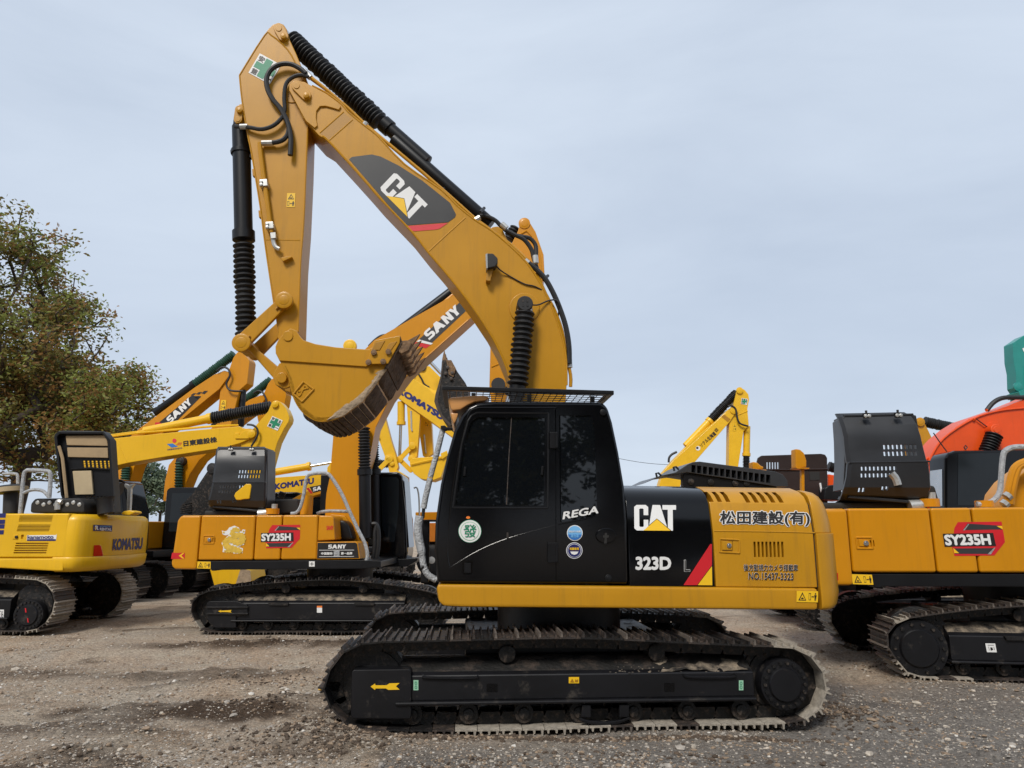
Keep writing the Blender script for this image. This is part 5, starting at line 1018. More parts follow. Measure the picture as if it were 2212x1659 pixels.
    plate(fr, zC(1500, 1040, 1700, 1036, 1768, 1030, 1768, 1045, 1700, 1085, 1500, 1092), c0 - .05, c0 + 1, 'cab_deck', BLACK_S, root, .01); MB().tube([fr.P(p, c0 + .6) for p in zC(1742, 560, 1765, 560, 1778, 640, 1780, 800)], .018, 6, sm=3).build('handrail', SILVER, cab)
    plate(fr, zC(1115, 470, 1178, 470, 1160, 560, 1152, 710, 1112, 735), c0 + .5, c0 + .9, 'rear_shroud', BLACK_S, root, .02)
    return root
A_FR = Fr(0)
sany_big(A_FR, 'orange-yellow excavator with a gold dragon sticker and raised dark hood')
F_FR = Fr(-8.0); tF = 9.62; tA = 13.0
SF = F_FR.S(zL(352, 300)[0], tF + .05); SA = A_FR.S(zC(296, 895)[0], tA + .05)
rF = sany_big(Moved(A_FR, F_FR, SA, tA, SF, tF), 'orange-yellow excavator with raised dark hood and no dragon sticker beside the ochre counterweight', front=False, drive_left=True, dragon=False)

bf = plate(F_FR, zK(1500, 1420, 1525, 1300, 1600, 1200, 1700, 1120, 2000, 900, 2100, 1100, 1900, 1420), tF + 1.2, tF + 1.75, 'boom', ORANGE_Y, rF, .02)
for j in range(2): hose(F_FR, zK(1545 + 30 * j, 1390, 1555 + 30 * j, 1290, 1590 + 30 * j, 1140, 1640 + 20 * j, 1075 + 8 * j, 1760, 1035 + 10 * j), tF + 1.0, .05, bf, ORANGE_Y, 'hydraulic_pipe')
for x, y in ((1552, 1325), (1530, 1385)): MB().tube([F_FR.P(p, tF + .98) for p in zK(x - 12, y + 10, x + 12, y - 12)], .06, 8).build('hose_fitting', SILVER, bf)
MB().tube([F_FR.P(p, tF + .35) for p in zK(1310, 1388, 1380, 1385, 1440, 1360, 1488, 1300, 1500, 1200, 1515, 1020, 1540, 965, 1610, 940, 1720, 938)], .035, 8, sm=4).build('wrapped_handrail', WRAP, rF)
def yellow_left():
    fr = Fr(0); T = 13.0; tb = 13.06; q = fr.P(zB(100, 1530)[0], T + 1.4)
    root = thing('excavator', (q.x, q.y, 0), 'bright yellow excavator with louvred side and hood lid open showing brown liner', 'excavator')
    S1 = fr.S(zB(468, 1400)[0], T + .3); trk = .94
    for k in (0, 2.2):
        tf = track(fr, stadium(S1 - 4.3, S1, -.01, trk, .05), T + k, .6, root, .20, pick=lambda f, h: random.choice((1, 2, 2)) if f > .8 else random.choice((0, 1)))
        if not k:
            dr = drive(fr, zB(190, 1405)[0], T + .02, .26, tf, 20)
            for q_ in (zB(174, 1355, 182, 1355, 186, 1385, 178, 1385), zB(190, 1425, 197, 1425, 201, 1455, 194, 1455)): MB().slab(fr, q_, T + .012, T + .03).build('red_mark', RED, dr)
            d = decal('white_label', zB(-5, 1365, 28, 1365, 26, 1432, -5, 1432), fr, T + .044, WHITE, tf); letters('ink_mark', '36', fr, T + .041, (*zB(2, 1425, 22, 1425), zB(2, 1372)[0]), INK, d)
    MB().box(fr, S1 - 3.3, S1 - 1.1, T + .5, T + 2.2, .40, .86).build('lower_frame', FRAME, root, bev=.03); MB().cyl(fr.loc(S1 - 2.2, T + 1.4, .84), (0, 0, 1), .62, .24, 32).build('slew_ring', FRAME, root)
    Y = YELLOW; cut = MB()
    for x0, y0, x1, y1, sl in ((112, 703, 347, 748, -2), (102, 767, 332, 818, -3), (84, 895, 316, 978, -4)):
        dy = (y1 - y0) / 5
        for i in range(5): cut.slab(fr, zB(x0 + sl * i, y0 + dy * i, x1 + sl * i, y0 + dy * i, x1 + sl * i, y0 + dy * i + dy * .55, x0 + sl * i, y0 + dy * i + dy * .55), tb - .1, tb + .05, 1)
    cut.slab(fr, zB(122, 838, 142, 838, 140, 868, 120, 868), tb - .1, tb + .03, 1)
    sp = MB().slab(fr, zB(-420, 690, 488, 688, 470, 850, 449, 1000, -420, 1000), tb, tb + 2.5).build('side_panel', [Y, DARK], root, bev=.03, seg=3, cut=cut)
    plate(fr, zB(88, 840, 122, 840, 120, 868, 86, 868), tb - .012, tb + .01, 'latch', Y, sp, .005); pin(fr, zB(112, 854)[0], tb - .025, .025, .02, sp, CAST, 'lock')
    for y in (688, 732, 765, 806): decal('navy_band', zB(-200, y, 42 - (y - 688) * .12, y, 38 - (y - 688) * .12, y + 30, -200, y + 30), fr, tb - .004, NAVY, sp)
    d = decal('white_band', zB(190, 842, 395, 840, 400, 832, 395, 868, 392, 880, 188, 880), fr, tb - .003, WHITE, sp); decal('navy_band', zB(190, 871, 392, 869, 391, 881, 189, 881), fr, tb - .005, NAVY, d)
    letters('lettering', 'kanamoto', fr, tb - .006, (*zB(192, 868, 376, 866), zB(193, 842)[0]), NAVY, d, .03, .95, outline=WHITE, ow=.06)
    plate(fr, zB(-420, 1004, 446, 1004, 442, 1094, 380, 1094, -420, 1050), tb - .02, tb + 2.4, 'frame_skirt', Y, root, .03)
    Sa = fr.S(zB(492, 850)[0], tb); zt = fr.Z(zB(600, 692)[0], tb + .1); zs = fr.Z(zB(600, 995)[0], tb + .1); zl = fr.Z(zB(600, 1100)[0], tb + .1)
    def plan(e=0, x=0): return [(Sa - .25 + x, tb - e), (Sa - .02, tb - e)] + [(Sa + (.34 + e) * math.sin(R(9 * i)) ** .8, tb - e + (1.27 + e) * (1 - math.cos(R(9 * i)))) for i in range(1, 20)] + [(Sa, tb + 2.54 + e), (Sa - .25 + x, tb + 2.54 + e)]
    def cwr(z, e): return [fr.loc(S_, t_, z) for S_, t_ in plan(e)]
    cw = MB().loft([cwr(zs + .004, -.005), cwr(zs + .2, .0), cwr(zt - .12, -.005), cwr(zt - .05, -.03), cwr(zt - .01, -.09), cwr(zt, -.14)]).build('counterweight', Y, root, angle=50)
    MB().loft([cwr(zl, -.10), cwr(zl + .03, -.03), cwr(zl + .08, .005), cwr(zs - .02, .025), cwr(zs, .01)]).build('counterweight_foot', Y, cw, angle=50)
    pl = Plan(fr, plan()[1:-2])
    d = decal('navy_sticker', zB(656, 768, 723, 770, 790, 773, 788, 815, 722, 813, 655, 811), pl, -.012, NAVY, cw)
    letters('lettering', 'RENTAL', pl, -.016, (*zB(702, 808, 785, 810), zB(702, 789)[0]), WHITE, d, .03); letters('lettering', 'KOMATSU', pl, -.016, (*zB(704, 783, 783, 785), zB(704, 775)[0]), LBLUE, d, .015); letters('lettering', 'R', pl, -.016, (*zB(668, 806, 694, 806), zB(668, 774)[0]), WHITE, d, .045); decal('gold_mark', zB(664, 792, 674, 780, 678, 784, 672, 792, 680, 804, 674, 806), pl, -.018, GOLD, d)
    MB().prism([pl.P(p, -.014) for p in zB(660, 912, 695, 910, 706, 920, 720, 987, 656, 990)], fr.n * .03).build('red_reflector', REDLENS, cw, bev=.004)
    letters('lettering', 'KOMATSU', pl, -.015, (*zB(790, 950, 1000, 940), zB(797, 866)[0]), NAVY, cw, .05)
    mr = plate(fr, zB(848, 695, 860, 675, 905, 666, 940, 672, 948, 684, 905, 702), tb + .8, tb + 1.1, 'mirror', Y, root, .02)
    # open hood lid
    th = tb + .7; cut = MB()
    g1 = grid(zB, 510, 306, 29.5, 22, 13, 8, 1, 4, 15.5, 2); g2 = grid(zB, 540, 560, 24, 17, 12, 6, 1, 5, 16, 2); slots(fr, cut, g1 + g2, th - .3, th + .5)
    lid = plate(fr, zB(378, 150, 385, 128, 410, 110, 440, 105, 725, 110, 755, 125, 772, 170, 800, 560, 806, 692, 690, 692, 440, 600, 425, 560), th, th + .05, 'engine_hood', [BLACK_S, DARK], root, .015, cut=cut)
    rm = MB()
    for q_ in (zB(378, 150, 410, 112, 725, 110, 772, 170, 806, 692, 795, 692, 755, 180, 720, 130, 420, 130, 400, 150, 440, 560, 425, 560),): rm.slab(fr, q_, th - .12, th + .12)
    rm.build('hood_rim', BLACK_S, lid, bev=.012)
    for q_, m in ((zB(460, 142, 748, 138, 758, 214, 468, 208), CARD), (zB(470, 224, 757, 226, 760, 298, 476, 292), CARD), (zB(508, 390, 640, 387, 655, 555, 526, 557), LINER)): plate(fr, q_, th - .05, th + .002, 'liner_panel', m, lid, .012)
    MB().tube([fr.P(p, th - .03) for p in zB(500, 378, 640, 372, 780, 380)], .02, 6).build('hood_rib', BLACK_S, lid); MB().tube([fr.P(p, th - .1) for p in zB(415, 215, 440, 300, 470, 580)], .03, 6).build('hood_strut', CARD, lid)
    eb = plate(fr, zB(208, 685, 212, 620, 240, 583, 560, 580, 592, 618, 592, 685), tb + .2, tb + 1.2, 'engine_block', DARK, root, .04)
    for i in range(8): pin(fr, zB(262 + i * 42, 612 + (i % 2) * 14)[0], tb + .19, .035, .03, eb, SILVER, 'bolt')
    MB().tube([fr.P(p, tb + .17) for p in zB(435, 610, 412, 606, 406, 625, 404, 662)], .05, 8, sm=3).build('coolant_pipe', SILVER, eb)
    MB().lathe(fr.P(zB(745, 690)[0], th - .2), fr.P(zB(735, 580)[0], th - .2), [(0, .14), (.8, .14), (1, .17)]).build('air_filter', RUB, root); MB().lathe(fr.P(zB(805, 510)[0], th + .4), fr.P(zB(845, 520)[0], th + .4), [(0, .12), (1, .14)]).build('exhaust_pipe', RUB, root)
    hose(fr, zB(735, 690, 765, 650, 785, 620), th - .15, .05, root, SILVER, 'air_duct')
    plate(fr, zB(890, 690, 895, 520, 865, 490, 880, 478, 905, 490, 945, 478, 920, 510, 912, 690), tb + 1.6, tb + 1.68, 'wind_vane', SILVER, root, .01)
    MB().tube([fr.P(p, tb + .1) for p in zB(142, 690, 150, 600, 168, 420, 185, 390, 210, 384, 330, 390, 352, 405, 356, 440, 346, 580)], .035, 8, sm=4).tube([fr.P(p, tb + .1) for p in zB(165, 545, 230, 522, 300, 530, 340, 570)], .03, 8, sm=4).build('wrapped_handrail', WRAP, root)
    MB().tube([fr.P(p, tb + 1.5) for p in zB(20, 412, 100, 410, 125, 440, 118, 650)], .03, 8, sm=4).build('wrapped_handrail', WRAP, root)
    pc = MB().lathe(fr.P(zB(78, 690)[0], tb + .4), fr.P(zB(78, 487)[0], tb + .4), [(0, .13), (.02, .13), (.7, .12), (.72, .26), (.86, .27), (.9, .27), (.97, .20), (1, .06)], 24).build('air_precleaner', RUB, root); MB().lathe(fr.P(zB(78, 540)[0], tb + .4), fr.P(zB(78, 508)[0], tb + .4), [(0, .265), (1, .272)], 24).build('precleaner_bowl', LINER, pc)
    MB().box(fr, S1 - 5.2, S1 - 3.6, tb + .9, tb + 2.3, 1.1, 2.0).build('front_deck', Y, root, bev=.05)
    return root
yellow_left()

def arm(fr, root, t, paint, boom=None, stick=None, bucket=None, w=.5, ws=.38, wb=1.0, bmat=None):
    out = {}
    if boom: out['boom'] = plate(fr, boom, t, t + w, 'boom', paint, root, .015)
    if stick: out['stick'] = plate(fr, stick, t + (w - ws) / 2, t + (w + ws) / 2, 'stick', paint, root, .015)
    if bucket: out['bucket'] = plate(fr, bucket, t + (w - wb) / 2, t + (w + wb) / 2, 'bucket', bmat or paint, root, .02)
    return out
def rig(label, psi, gpx, S_off, paint, group=None, pos=None, **kw):
    """a machine whose near track's front lower corner stands at gpx"""
    fr = Fr(psi); g = Vector((*pos, 0)) if pos else G(*gpx); S = g.dot(fr.a) + S_off; t0 = g.dot(fr.n)
    c = fr.loc(S, t0 + 1.48, 0); root = thing('excavator', (c.x, c.y, 0), label, 'excavator', group)
    base(fr, S, t0, root, paint, **kw); return fr, S, t0, root

# yellow machine with the long level boom and company lettering
fr, S, t0, root = rig('bright yellow excavator with long level boom carrying company characters behind the louvred one', 0, None, -2.15, YELLOW, pos=(-9.15, 16.3))
t = t0 + 1.2
o = arm(fr, root, t, YELLOW, zP(-420, 1500, -440, 1250, -330, 1060, -180, 960, 40, 905, 900, 820, 1300, 785, 1400, 775, 1440, 800, 1520, 800, 1565, 830, 1570, 870, 1530, 900, 1400, 955, 1240, 1000, 700, 1082, 230, 1160, 60, 1200, -60, 1260, -150, 1380, -200, 1500),
        zP(1735, 535, 1755, 512, 1790, 505, 1830, 520, 1890, 590, 1915, 650, 1925, 690, 1915, 730, 1870, 800, 1800, 940, 1765, 1060, 1700, 1300, 1640, 1560, 1560, 1560, 1500, 1300, 1420, 1000, 1400, 930, 1500, 850, 1600, 735, 1700, 620))
bm, st = o['boom'], o['stick']
plate(fr, zP(1350, 850, 1395, 845, 1400, 870, 1440, 830, 1500, 812, 1555, 825, 1568, 870, 1540, 900, 1460, 905, 1355, 905), t - .03, t + .01, 'boom_tip_plate', YELLOW, bm, .008); pin(fr, zP(1522, 852)[0], t - .05, .10, .05, bm, YELLOW); pin(fr, zP(1770, 545)[0], t, .08, .08, st, YELLOW)
cylinder(fr, *zP(400, 832, 1115, 690), t + .25, .11, bm, YELLOW); bellows(fr, *zP(1118, 692, 1738, 572), t + .25, .155, 26, bm); hose(fr, zP(1480, 758, 1540, 765, 1585, 800, 1592, 860, 1560, 930, 1525, 985), t - .05, .025, st)
for j in (0, 1): MB().tube([fr.P(p, t + .08 + .1 * j) for p in zP(-100, 905 - 14 * j, 330, 848 - 14 * j, 700, 818 - 8 * j, 1100, 780 - 4 * j, 1390, 765)], .022, 6, sm=3).build('hydraulic_pipe', YELLOW, bm)
plate(fr, zP(300, 850, 340, 820, 400, 810, 420, 850, 380, 875), t + .1, t + .4, 'cylinder_bracket', YELLOW, bm, .015); MB().tube([fr.P(p, t + .003) for p in zP(140, 960, 220, 1140)], .012, 6).build('weld_seam', YELLOW, bm)
letters('lettering', '日東建設株', fr, t - .004, (*zP(815, 990, 1168, 945), zP(812, 928)[0]), INK, bm, .045)
decal('blue_mark', zP(640, 962, 700, 955, 758, 990, 690, 1000), fr, t - .004, BLUE, bm); decal('red_disc', zP(*sum(circ((720, 927), 22, 18), ())), fr, t - .004, PINKRED, bm); letters('lettering', 'OIKENKOHGYO', fr, t - .004, (*zP(645, 1030, 800, 1012), zP(645, 1014)[0]), NAVY, bm, .02)
for i in range(4): decal('red_ray', zP(735 + i * 14, 975, 739 + i * 14, 977, 770 + i * 11, 945, 766 + i * 11, 944), fr, t - .004, PINKRED, bm)
safety(fr, t + .05, (zP(1690, 775)[0], zP(1800, 823)[0], zP(1745, 668)[0]), st)
bk = plate(fr, zC(365, 1095, 580, 1095, 640, 1110, 652, 1180, 560, 1280, 490, 1318, 440, 1290, 400, 1225), t - .3, t + .7, 'bucket', YELLOW, root, .02); decal('bucket_mouth', zC(575, 1105, 640, 1112, 650, 1180, 560, 1280, 530, 1250), fr, t - .305, MUDP, bk)
MB().box(fr, S - 2.0, S - 1.7, t0 + .5, t0 + .7, 2.0, 2.14).build('beacon', ORPRINT, root, bev=.03)

# two orange-yellow machines with green bellows, turned towards the camera
def green_rig(label, gpx, foot, boom, stick, bel, psi=-9):
    fr, S, t0, root = rig(label, psi, gpx, -2.15, ORANGE_Y, 'machines with green bellows'); t = t0 + 1.2
    o = arm(fr, root, t, ORANGE_Y, boom, stick); bm, st = o['boom'], o['stick']
    (p, q, r) = bel['stick']; bellows(fr, p, q, t + .25, r, 26, bm, GREENR)
    for i, (p, q, b) in enumerate(bel['boom']):
        bellows(fr, p, q, t + (-.12 if i == 0 else .62), .13, 14, bm, GREENR); cylinder(fr, b, q, t + (-.12 if i == 0 else .62), .115, bm, BLACK_S, collar=False)
    return fr, t, root, bm, st
fr, t, root, bm, st = green_rig('orange-yellow excavator with lettered boom, checker marks and green bellows behind the level boom', zB(1185, 1287)[0],
    None, zP(-50, 1500, -30, 1300, 20, 1150, 120, 1000, 370, 785, 930, 370, 1130, 238, 1240, 192, 1285, 205, 1290, 250, 1230, 330, 1190, 385, 760, 735, 520, 900, 370, 1060, 300, 1200, 240, 1400, 220, 1500),
    zP(1335, 60, 1370, 10, 1400, -15, 1450, 20, 1500, 80, 1506, 105, 1480, 330, 1400, 400, 1360, 560, 1300, 800, 1290, 1000, 1230, 1060, 1160, 1000, 1170, 700, 1200, 385, 1250, 300),
    {'stick': (*zP(935, 335, 1350, 20), .14), 'boom': [(*zP(212, 1180, 195, 1530), zP(190, 1659)[0]), (*zP(325, 1380, 305, 1530), zP(300, 1659)[0])]})
cylinder(fr, *zP(520, 640, 945, 335), t + .25, .13, bm, BLACK_S); dk = decal('dark_panel', zP(625, 770, 560, 735, 900, 455, 1000, 465, 700, 765), fr, t - .006, INK, bm); decal('red_stripe', zP(520, 735, 560, 735, 640, 758, 570, 775, 512, 775), fr, t - .006, RED, bm)
sanyword(fr, t - .012, (zP(672, 750)[0], zP(905, 535)[0], zP(630, 695)[0]), dk)
for q_ in (zP(890, 450, 920, 430, 950, 430, 918, 455), zP(945, 440, 975, 418, 1008, 418, 978, 445), zP(1000, 430, 1035, 405, 1072, 405, 1035, 440), zP(930, 478, 962, 458, 1000, 462, 965, 490)): decal('checker_mark', q_, fr, t - .006, INK, bm)
cylinder(fr, *zP(1440, 400, 1415, 780), t + .25, .09, st, BLACK_S, collar=False); hose(fr, zP(1165, 195, 1220, 158, 1280, 175, 1302, 240, 1265, 330, 1290, 390, 1350, 408, 1440, 408), t - .06, .03, st); warning(fr, t + .05, (zP(1198, 608)[0], zP(1252, 608)[0], zP(1210, 502)[0]), st, True)
plate(fr, zP(1130, 1195, 1085, 1240, 1060, 1250, 900, 1490, 790, 1600, 770, 1650, 1100, 1800, 1180, 1600, 1180, 1300), t - .3, t + .75, 'bucket', CAST, root, .02); pin(fr, zP(1108, 1215)[0], t - .35, .15, .1, root, RUB, 'bucket_pin')
for i in range(5): plate(fr, zP(800 - i * 6, 1590 + i * 22, 890, 1565 + i * 24, 900, 1580 + i * 24, 805 - i * 6, 1604 + i * 22), t - .33, t - .2, 'tooth', CAST, root, .004)
fr, t, root, bm, st = green_rig('orange-yellow excavator with green bellows and plain boom behind the dragon-stickered machine', zB(1388, 1244)[0],
    None, zP(600, 1560, 620, 1350, 660, 1180, 720, 1110, 900, 960, 1000, 880, 1300, 640, 1500, 500, 1620, 450, 1660, 455, 1670, 490, 1620, 560, 1400, 720, 1240, 860, 1090, 1040, 980, 1130, 880, 1280, 810, 1450, 790, 1560),
    zP(1660, 420, 1700, 330, 1735, 285, 1780, 260, 1830, 280, 1880, 400, 1890, 450, 1870, 560, 1800, 700, 1740, 900, 1640, 900, 1590, 700, 1570, 560),
    {'stick': (*zP(1390, 560, 1735, 290), .14), 'boom': [(*zP(772, 1150, 757, 1560), zP(750, 1659)[0]), (*zP(868, 1400, 858, 1510), zP(855, 1659)[0])]})
cylinder(fr, *zP(1130, 790, 1400, 560), t + .25, .13, bm, BLACK_S); pin(fr, zP(772, 1140)[0], t - .2, .14, .2, bm, RUB); hose(fr, zP(1550, 430, 1600, 405, 1650, 430, 1680, 500, 1680, 560), t - .05, .03, st); warning(fr, t + .05, (zP(1640, 640)[0], zP(1690, 640)[0], zP(1650, 560)[0]), st, True)

# far machines in the middle
fr, S, t0, root = rig('distant yellow excavator with low level boom lettered in navy above the dragon-stickered machine', 0, (690, 1262), -3.2, YELLOW_FAR); t = t0 + 1.2
o = arm(fr, root, t, YELLOW_FAR, zC(560, 900, 560, 700, 640, 560, 760, 492, 1000, 475, 1150, 465, 1190, 480, 1190, 540, 1110, 562, 1000, 590, 900, 625, 780, 720, 740, 900), zC(1160, 420, 1190, 380, 1230, 385, 1260, 440, 1240, 600, 1215, 900, 1160, 900, 1150, 600)); bm = o['boom']
letters('lettering', 'KOMATSU', fr, t - .005, (*zC(806, 572, 1070, 530), zC(806, 530)[0]), NAVY, bm, .055); cylinder(fr, *zC(760, 460, 1048, 412), t + .25, .13, bm, YELLOW_FAR); MB().lathe(fr.P(zC(1045, 412)[0], t + .25), fr.P(zC(1190, 388)[0], t + .25), [(0, .05), (1, .05)]).build('cylinder_rod', CHROME, bm)
fr, S, t0, root = rig('distant orange-yellow excavator with low boom and red stripe under the navy-lettered boom', 0, (720, 1275), -3.4, ORANGE_Y); t = t0 + 1.2
o = arm(fr, root, t, ORANGE_Y, zC(700, 900, 720, 760, 800, 690, 900, 645, 1000, 590, 1115, 545, 1180, 520, 1195, 560, 1110, 600, 1000, 630, 900, 680, 860, 760, 850, 900), None); bm = o['boom']
decal('red_stripe', zC(1018, 562, 1034, 556, 1062, 592, 1050, 598), fr, t - .005, RED, bm); decal('dark_panel', zC(1040, 552, 1185, 525, 1185, 560, 1065, 592), fr, t - .005, INK, bm); sanyword(fr, t - .01, (*zC(1064, 582, 1170, 560), zC(1064, 556)[0]), bm)
bellows(fr, *zC(862, 585, 845, 625), t - .1, .12, 5, bm)
# yellow cluster left of the cab
def far_yellow(label, gpx, off_, boom, stick, bucket, psi=0, text=None, extra=None):
    fr, S, t0, root = rig(label, psi, gpx, off_, YELLOW_FAR, None); t = t0 + 1.2
    o = arm(fr, root, t, YELLOW_FAR, boom, stick, bucket)
    if text: letters('lettering', 'KOMATSU', fr, t - .006, text, NAVY, o['boom'], .075)
    if extra: extra(fr, t, root, o)
    return root
def ex1(fr, t, root, o):
    cylinder(fr, *zN(370, 790, 370, 1065), t + .2, .13, o['stick'], YELLOW_FAR); MB().lathe(fr.P(zN(365, 1060)[0], t + .2), fr.P(zN(352, 1430)[0], t + .2), [(0, .055), (1, .055)]).build('cylinder_rod', CHROME, o['stick'])
    MB().slab(fr, caps(*zN(500, 1310, 350, 1470), 5), t - .02, t + .04).build('link', YELLOW_FAR, root, bev=.01); MB().slab(fr, caps(*zN(350, 1470, 480, 1600), 5), t - .02, t + .04).build('link', YELLOW_FAR, root, bev=.01)
    for p in zN(500, 1310, 350, 1470, 490, 1460): pin(fr, p, t - .06, .12, .08, root, YELLOW_FAR)
    cylinder(fr, *zN(430, 530, 780, 720), t + .2, .13, o['boom'], YELLOW_FAR); MB().lathe(fr.P(zN(690, 300)[0], t + .2), fr.P(zN(840, 460)[0], t + .2), [(0, .06), (1, .06)]).build('cylinder_rod', CHROME, o['boom'])
    MB().tube([fr.P(p, t + .05) for p in zN(485, 900, 490, 1020, 490, 1100, 500, 1140)], .03, 6).build('hydraulic_pipe', SILVER, o['stick'])
    MB().tube([fr.P(p, t - .3) for p in zN(480, 1530, 880, 1440)], .02, 6).build('bucket_seam', YELLOW_FAR, o['bucket']); plate(fr, zN(835, 1400, 910, 1365, 920, 1420, 850, 1470), t - .32, t - .26, 'side_cutter', YELLOW_FAR, o['bucket'], .01)
far_yellow('distant yellow excavator with navy-lettered sloping boom and curled yellow bucket beside the black cab', (880, 1266), -3.0,
    zN(280, 700, 330, 560, 470, 500, 700, 640, 830, 780, 980, 950, 1200, 1200, 1150, 1320, 960, 1200, 700, 1010, 400, 800), zN(430, 700, 560, 760, 595, 940, 575, 1200, 555, 1440, 500, 1480, 465, 1460, 455, 1200, 440, 900), zN(470, 1500, 500, 1455, 560, 1450, 850, 1430, 900, 1380, 920, 1430, 880, 1560, 840, 1680, 740, 1720, 600, 1700, 520, 1640, 480, 1580), text=(zN(318, 680)[0], zN(850, 1015)[0], zN(352, 610)[0]), extra=ex1)
def ex2(fr, t, root, o):
    pin(fr, zN(222, 1465)[0], t - .02, .14, .08, root, YELLOW_FAR); MB().slab(fr, caps(*zN(225, 1470, 60, 1640), 5), t - .02, t + .04).build('link', YELLOW_FAR, root, bev=.01); pin(fr, zN(260, 1520)[0], t, .08, .08, root, YELLOW_FAR)
    MB().tube([fr.P(p, t) for p in zN(60, 1160, 90, 1190, 112, 1215)], .03, 6).build('stop_valve', SILVER, o['stick']); bellows(fr, *zN(60, 1510, 240, 1530), t + .3, .14, 8, o['stick'])
far_yellow('distant yellow excavator with leaning stick hanging down between the bellows and the grey rod', (800, 1268), -3.2, zN(-390, 1900, -390, 1100, -360, 850, -250, 640, 60, 560, 150, 640, 140, 760, 0, 780, -150, 900, -200, 1200, -200, 1900), zN(60, 980, 110, 640, 160, 900, 200, 1050, 250, 1240, 300, 1400, 335, 1560, 300, 1640, 235, 1640, 200, 1500, 130, 1300, 60, 1130), zN(240, 1640, 330, 1600, 420, 1660, 420, 1760, 330, 1800, 250, 1760), extra=ex2)
def ex3(fr, t, root, o):
    warning(fr, t + .04, (zN(650, 1085)[0], zN(690, 1085)[0], zN(640, 1020)[0]), o['stick'], True); MB().tube([fr.P(p, t + .03) for p in zN(640, 1180, 655, 1360, 660, 1400)], .03, 6).build('hydraulic_pipe', SILVER, o['stick'])
    hose(fr, zN(560, 440, 610, 520, 640, 580, 700, 620), t - .04, .03, o['boom']); hose(fr, zN(520, 500, 560, 430, 640, 420, 660, 360), t - .04, .025, o['boom'])
far_yellow('distant yellow excavator with upright stick partly hidden by the navy-lettered sloping boom', (930, 1262), -3.0, zN(440, 640, 500, 470, 620, 380, 700, 370, 850, 520, 1000, 700, 1000, 850, 800, 760, 600, 650), zN(560, 640, 660, 560, 720, 900, 735, 1200, 745, 1400, 680, 1450, 625, 1430, 590, 1200, 590, 900), None, extra=ex3)
# far yellow machine right of the cab
def ex4(fr, t, root, o):
    bellows(fr, *zM(800, 420, 1078, 125), t + .25, .16, 26, o['boom']); cylinder(fr, *zM(540, 690, 805, 415), t + .25, .13, o['boom'], YELLOW_FAR); safety(fr, t + .05, (zM(1120, 248)[0], zM(1185, 258)[0], zM(1128, 185)[0]), o['stick'])
    cylinder(fr, *zM(1185, 480, 1178, 795), t + .25, .12, o['stick'], YELLOW_FAR); bellows(fr, *zM(1178, 795, 1178, 935), t + .25, .13, 9, o['stick']); hose(fr, zM(985, 275, 1020, 265, 1065, 300, 1080, 380, 1110, 450, 1195, 480), t - .05, .035, o['stick']); hose(fr, zM(365, 860, 370, 810, 400, 775, 450, 750), t + .1, .04, o['boom'])
    letters('lettering', 'ソクル北海道', fr, t - .006, (zM(712, 705)[0], zM(868, 565)[0], zM(680, 672)[0]), INK, o['boom'], .03); letters('lettering', '株式会社', fr, t - .006, (zM(868, 548)[0], zM(890, 520)[0], zM(838, 520)[0]), INK, o['boom'], .02)
    d = decal('round_mark', zM(*sum(circ((672, 712), 24, 18), ())), fr, t - .005, WHITE, o['boom']); decal('grey_disc', zM(*sum(circ((665, 708), 13, 14), ())), fr, t - .007, INKG, d); warning(fr, t + .05, (zM(1036, 530)[0], zM(1072, 530)[0], zM(1040, 455)[0]), o['stick'], True)
    MB().tube([fr.P(p, t + .02) for p in zM(330, 940, 420, 840, 620, 660, 960, 340)], .025, 6).build('hydraulic_pipe', YELLOW_FAR, o['boom']); decal('darker_band', zM(915, 380, 945, 355, 1012, 408, 985, 440), fr, t - .004, OCHRE_DIM, o['boom']); pin(fr, zM(1048, 310)[0], t - .04, .14, .05, o['boom'], YELLOW_FAR); pin(fr, zM(1110, 105)[0], t, .12, .05, o['stick'], YELLOW_FAR)
    MB().tube([fr.P(p, t + .055) for p in zM(1085, 365, 1195, 320)], .014, 6).build('weld_seam', YELLOW_FAR, o['stick'])
far_yellow('distant yellow excavator with lettered boom and upright stick above the ochre machine\'s hood', (1500, 1262), -1.2,
    zM(240, 1250, 270, 1080, 310, 960, 420, 830, 480, 770, 640, 600, 940, 360, 985, 310, 1040, 275, 1070, 310, 1060, 350, 1000, 440, 640, 855, 520, 1000, 440, 1250), zM(1070, 140, 1080, 95, 1115, 78, 1160, 98, 1200, 145, 1208, 200, 1190, 300, 1205, 470, 1150, 535, 1095, 895, 1060, 1060, 1000, 1060, 994, 880, 1000, 450, 1040, 280), None, extra=ex4)
# dark-hooded machine, orange machine, ochre stick and teal stick on the right
fr, S, t0, root = rig('orange excavator with dark brown slotted hood raised behind the ochre counterweight', -4, zJ(1900, 310)[0], 2.1, ORANGE, face=1, cab=False)
cut = MB(); th = t0 + .5; slots(fr, cut, grid(zM, 1452, 835, 29, 17, 76, 5, 1) + grid(zM, 1480, 968, 29, 17, 70, 5, 1) + grid(zM, 2100, 1145, 34, 24, 24, 3, 0, 3, 32), th - .4, th + .6)
hd = plate(fr, zM(1290, 850, 1300, 812, 1335, 788, 1960, 768, 2005, 778, 2026, 812, 2032, 1300, 1310, 1300), th, th + .06, 'engine_hood', [BROWNH, DARK], root, .012, cut=cut)
MB().tube([fr.P(p, th - .01) for p in zM(1300, 935, 1650, 938, 2028, 930)], .015, 6).build('hood_crease', BROWNH, hd); plate(fr, zM(1840, 960, 1945, 958, 1948, 1045, 1842, 1050), th - .01, th + .02, 'hood_pad', DARK, hd, .006)
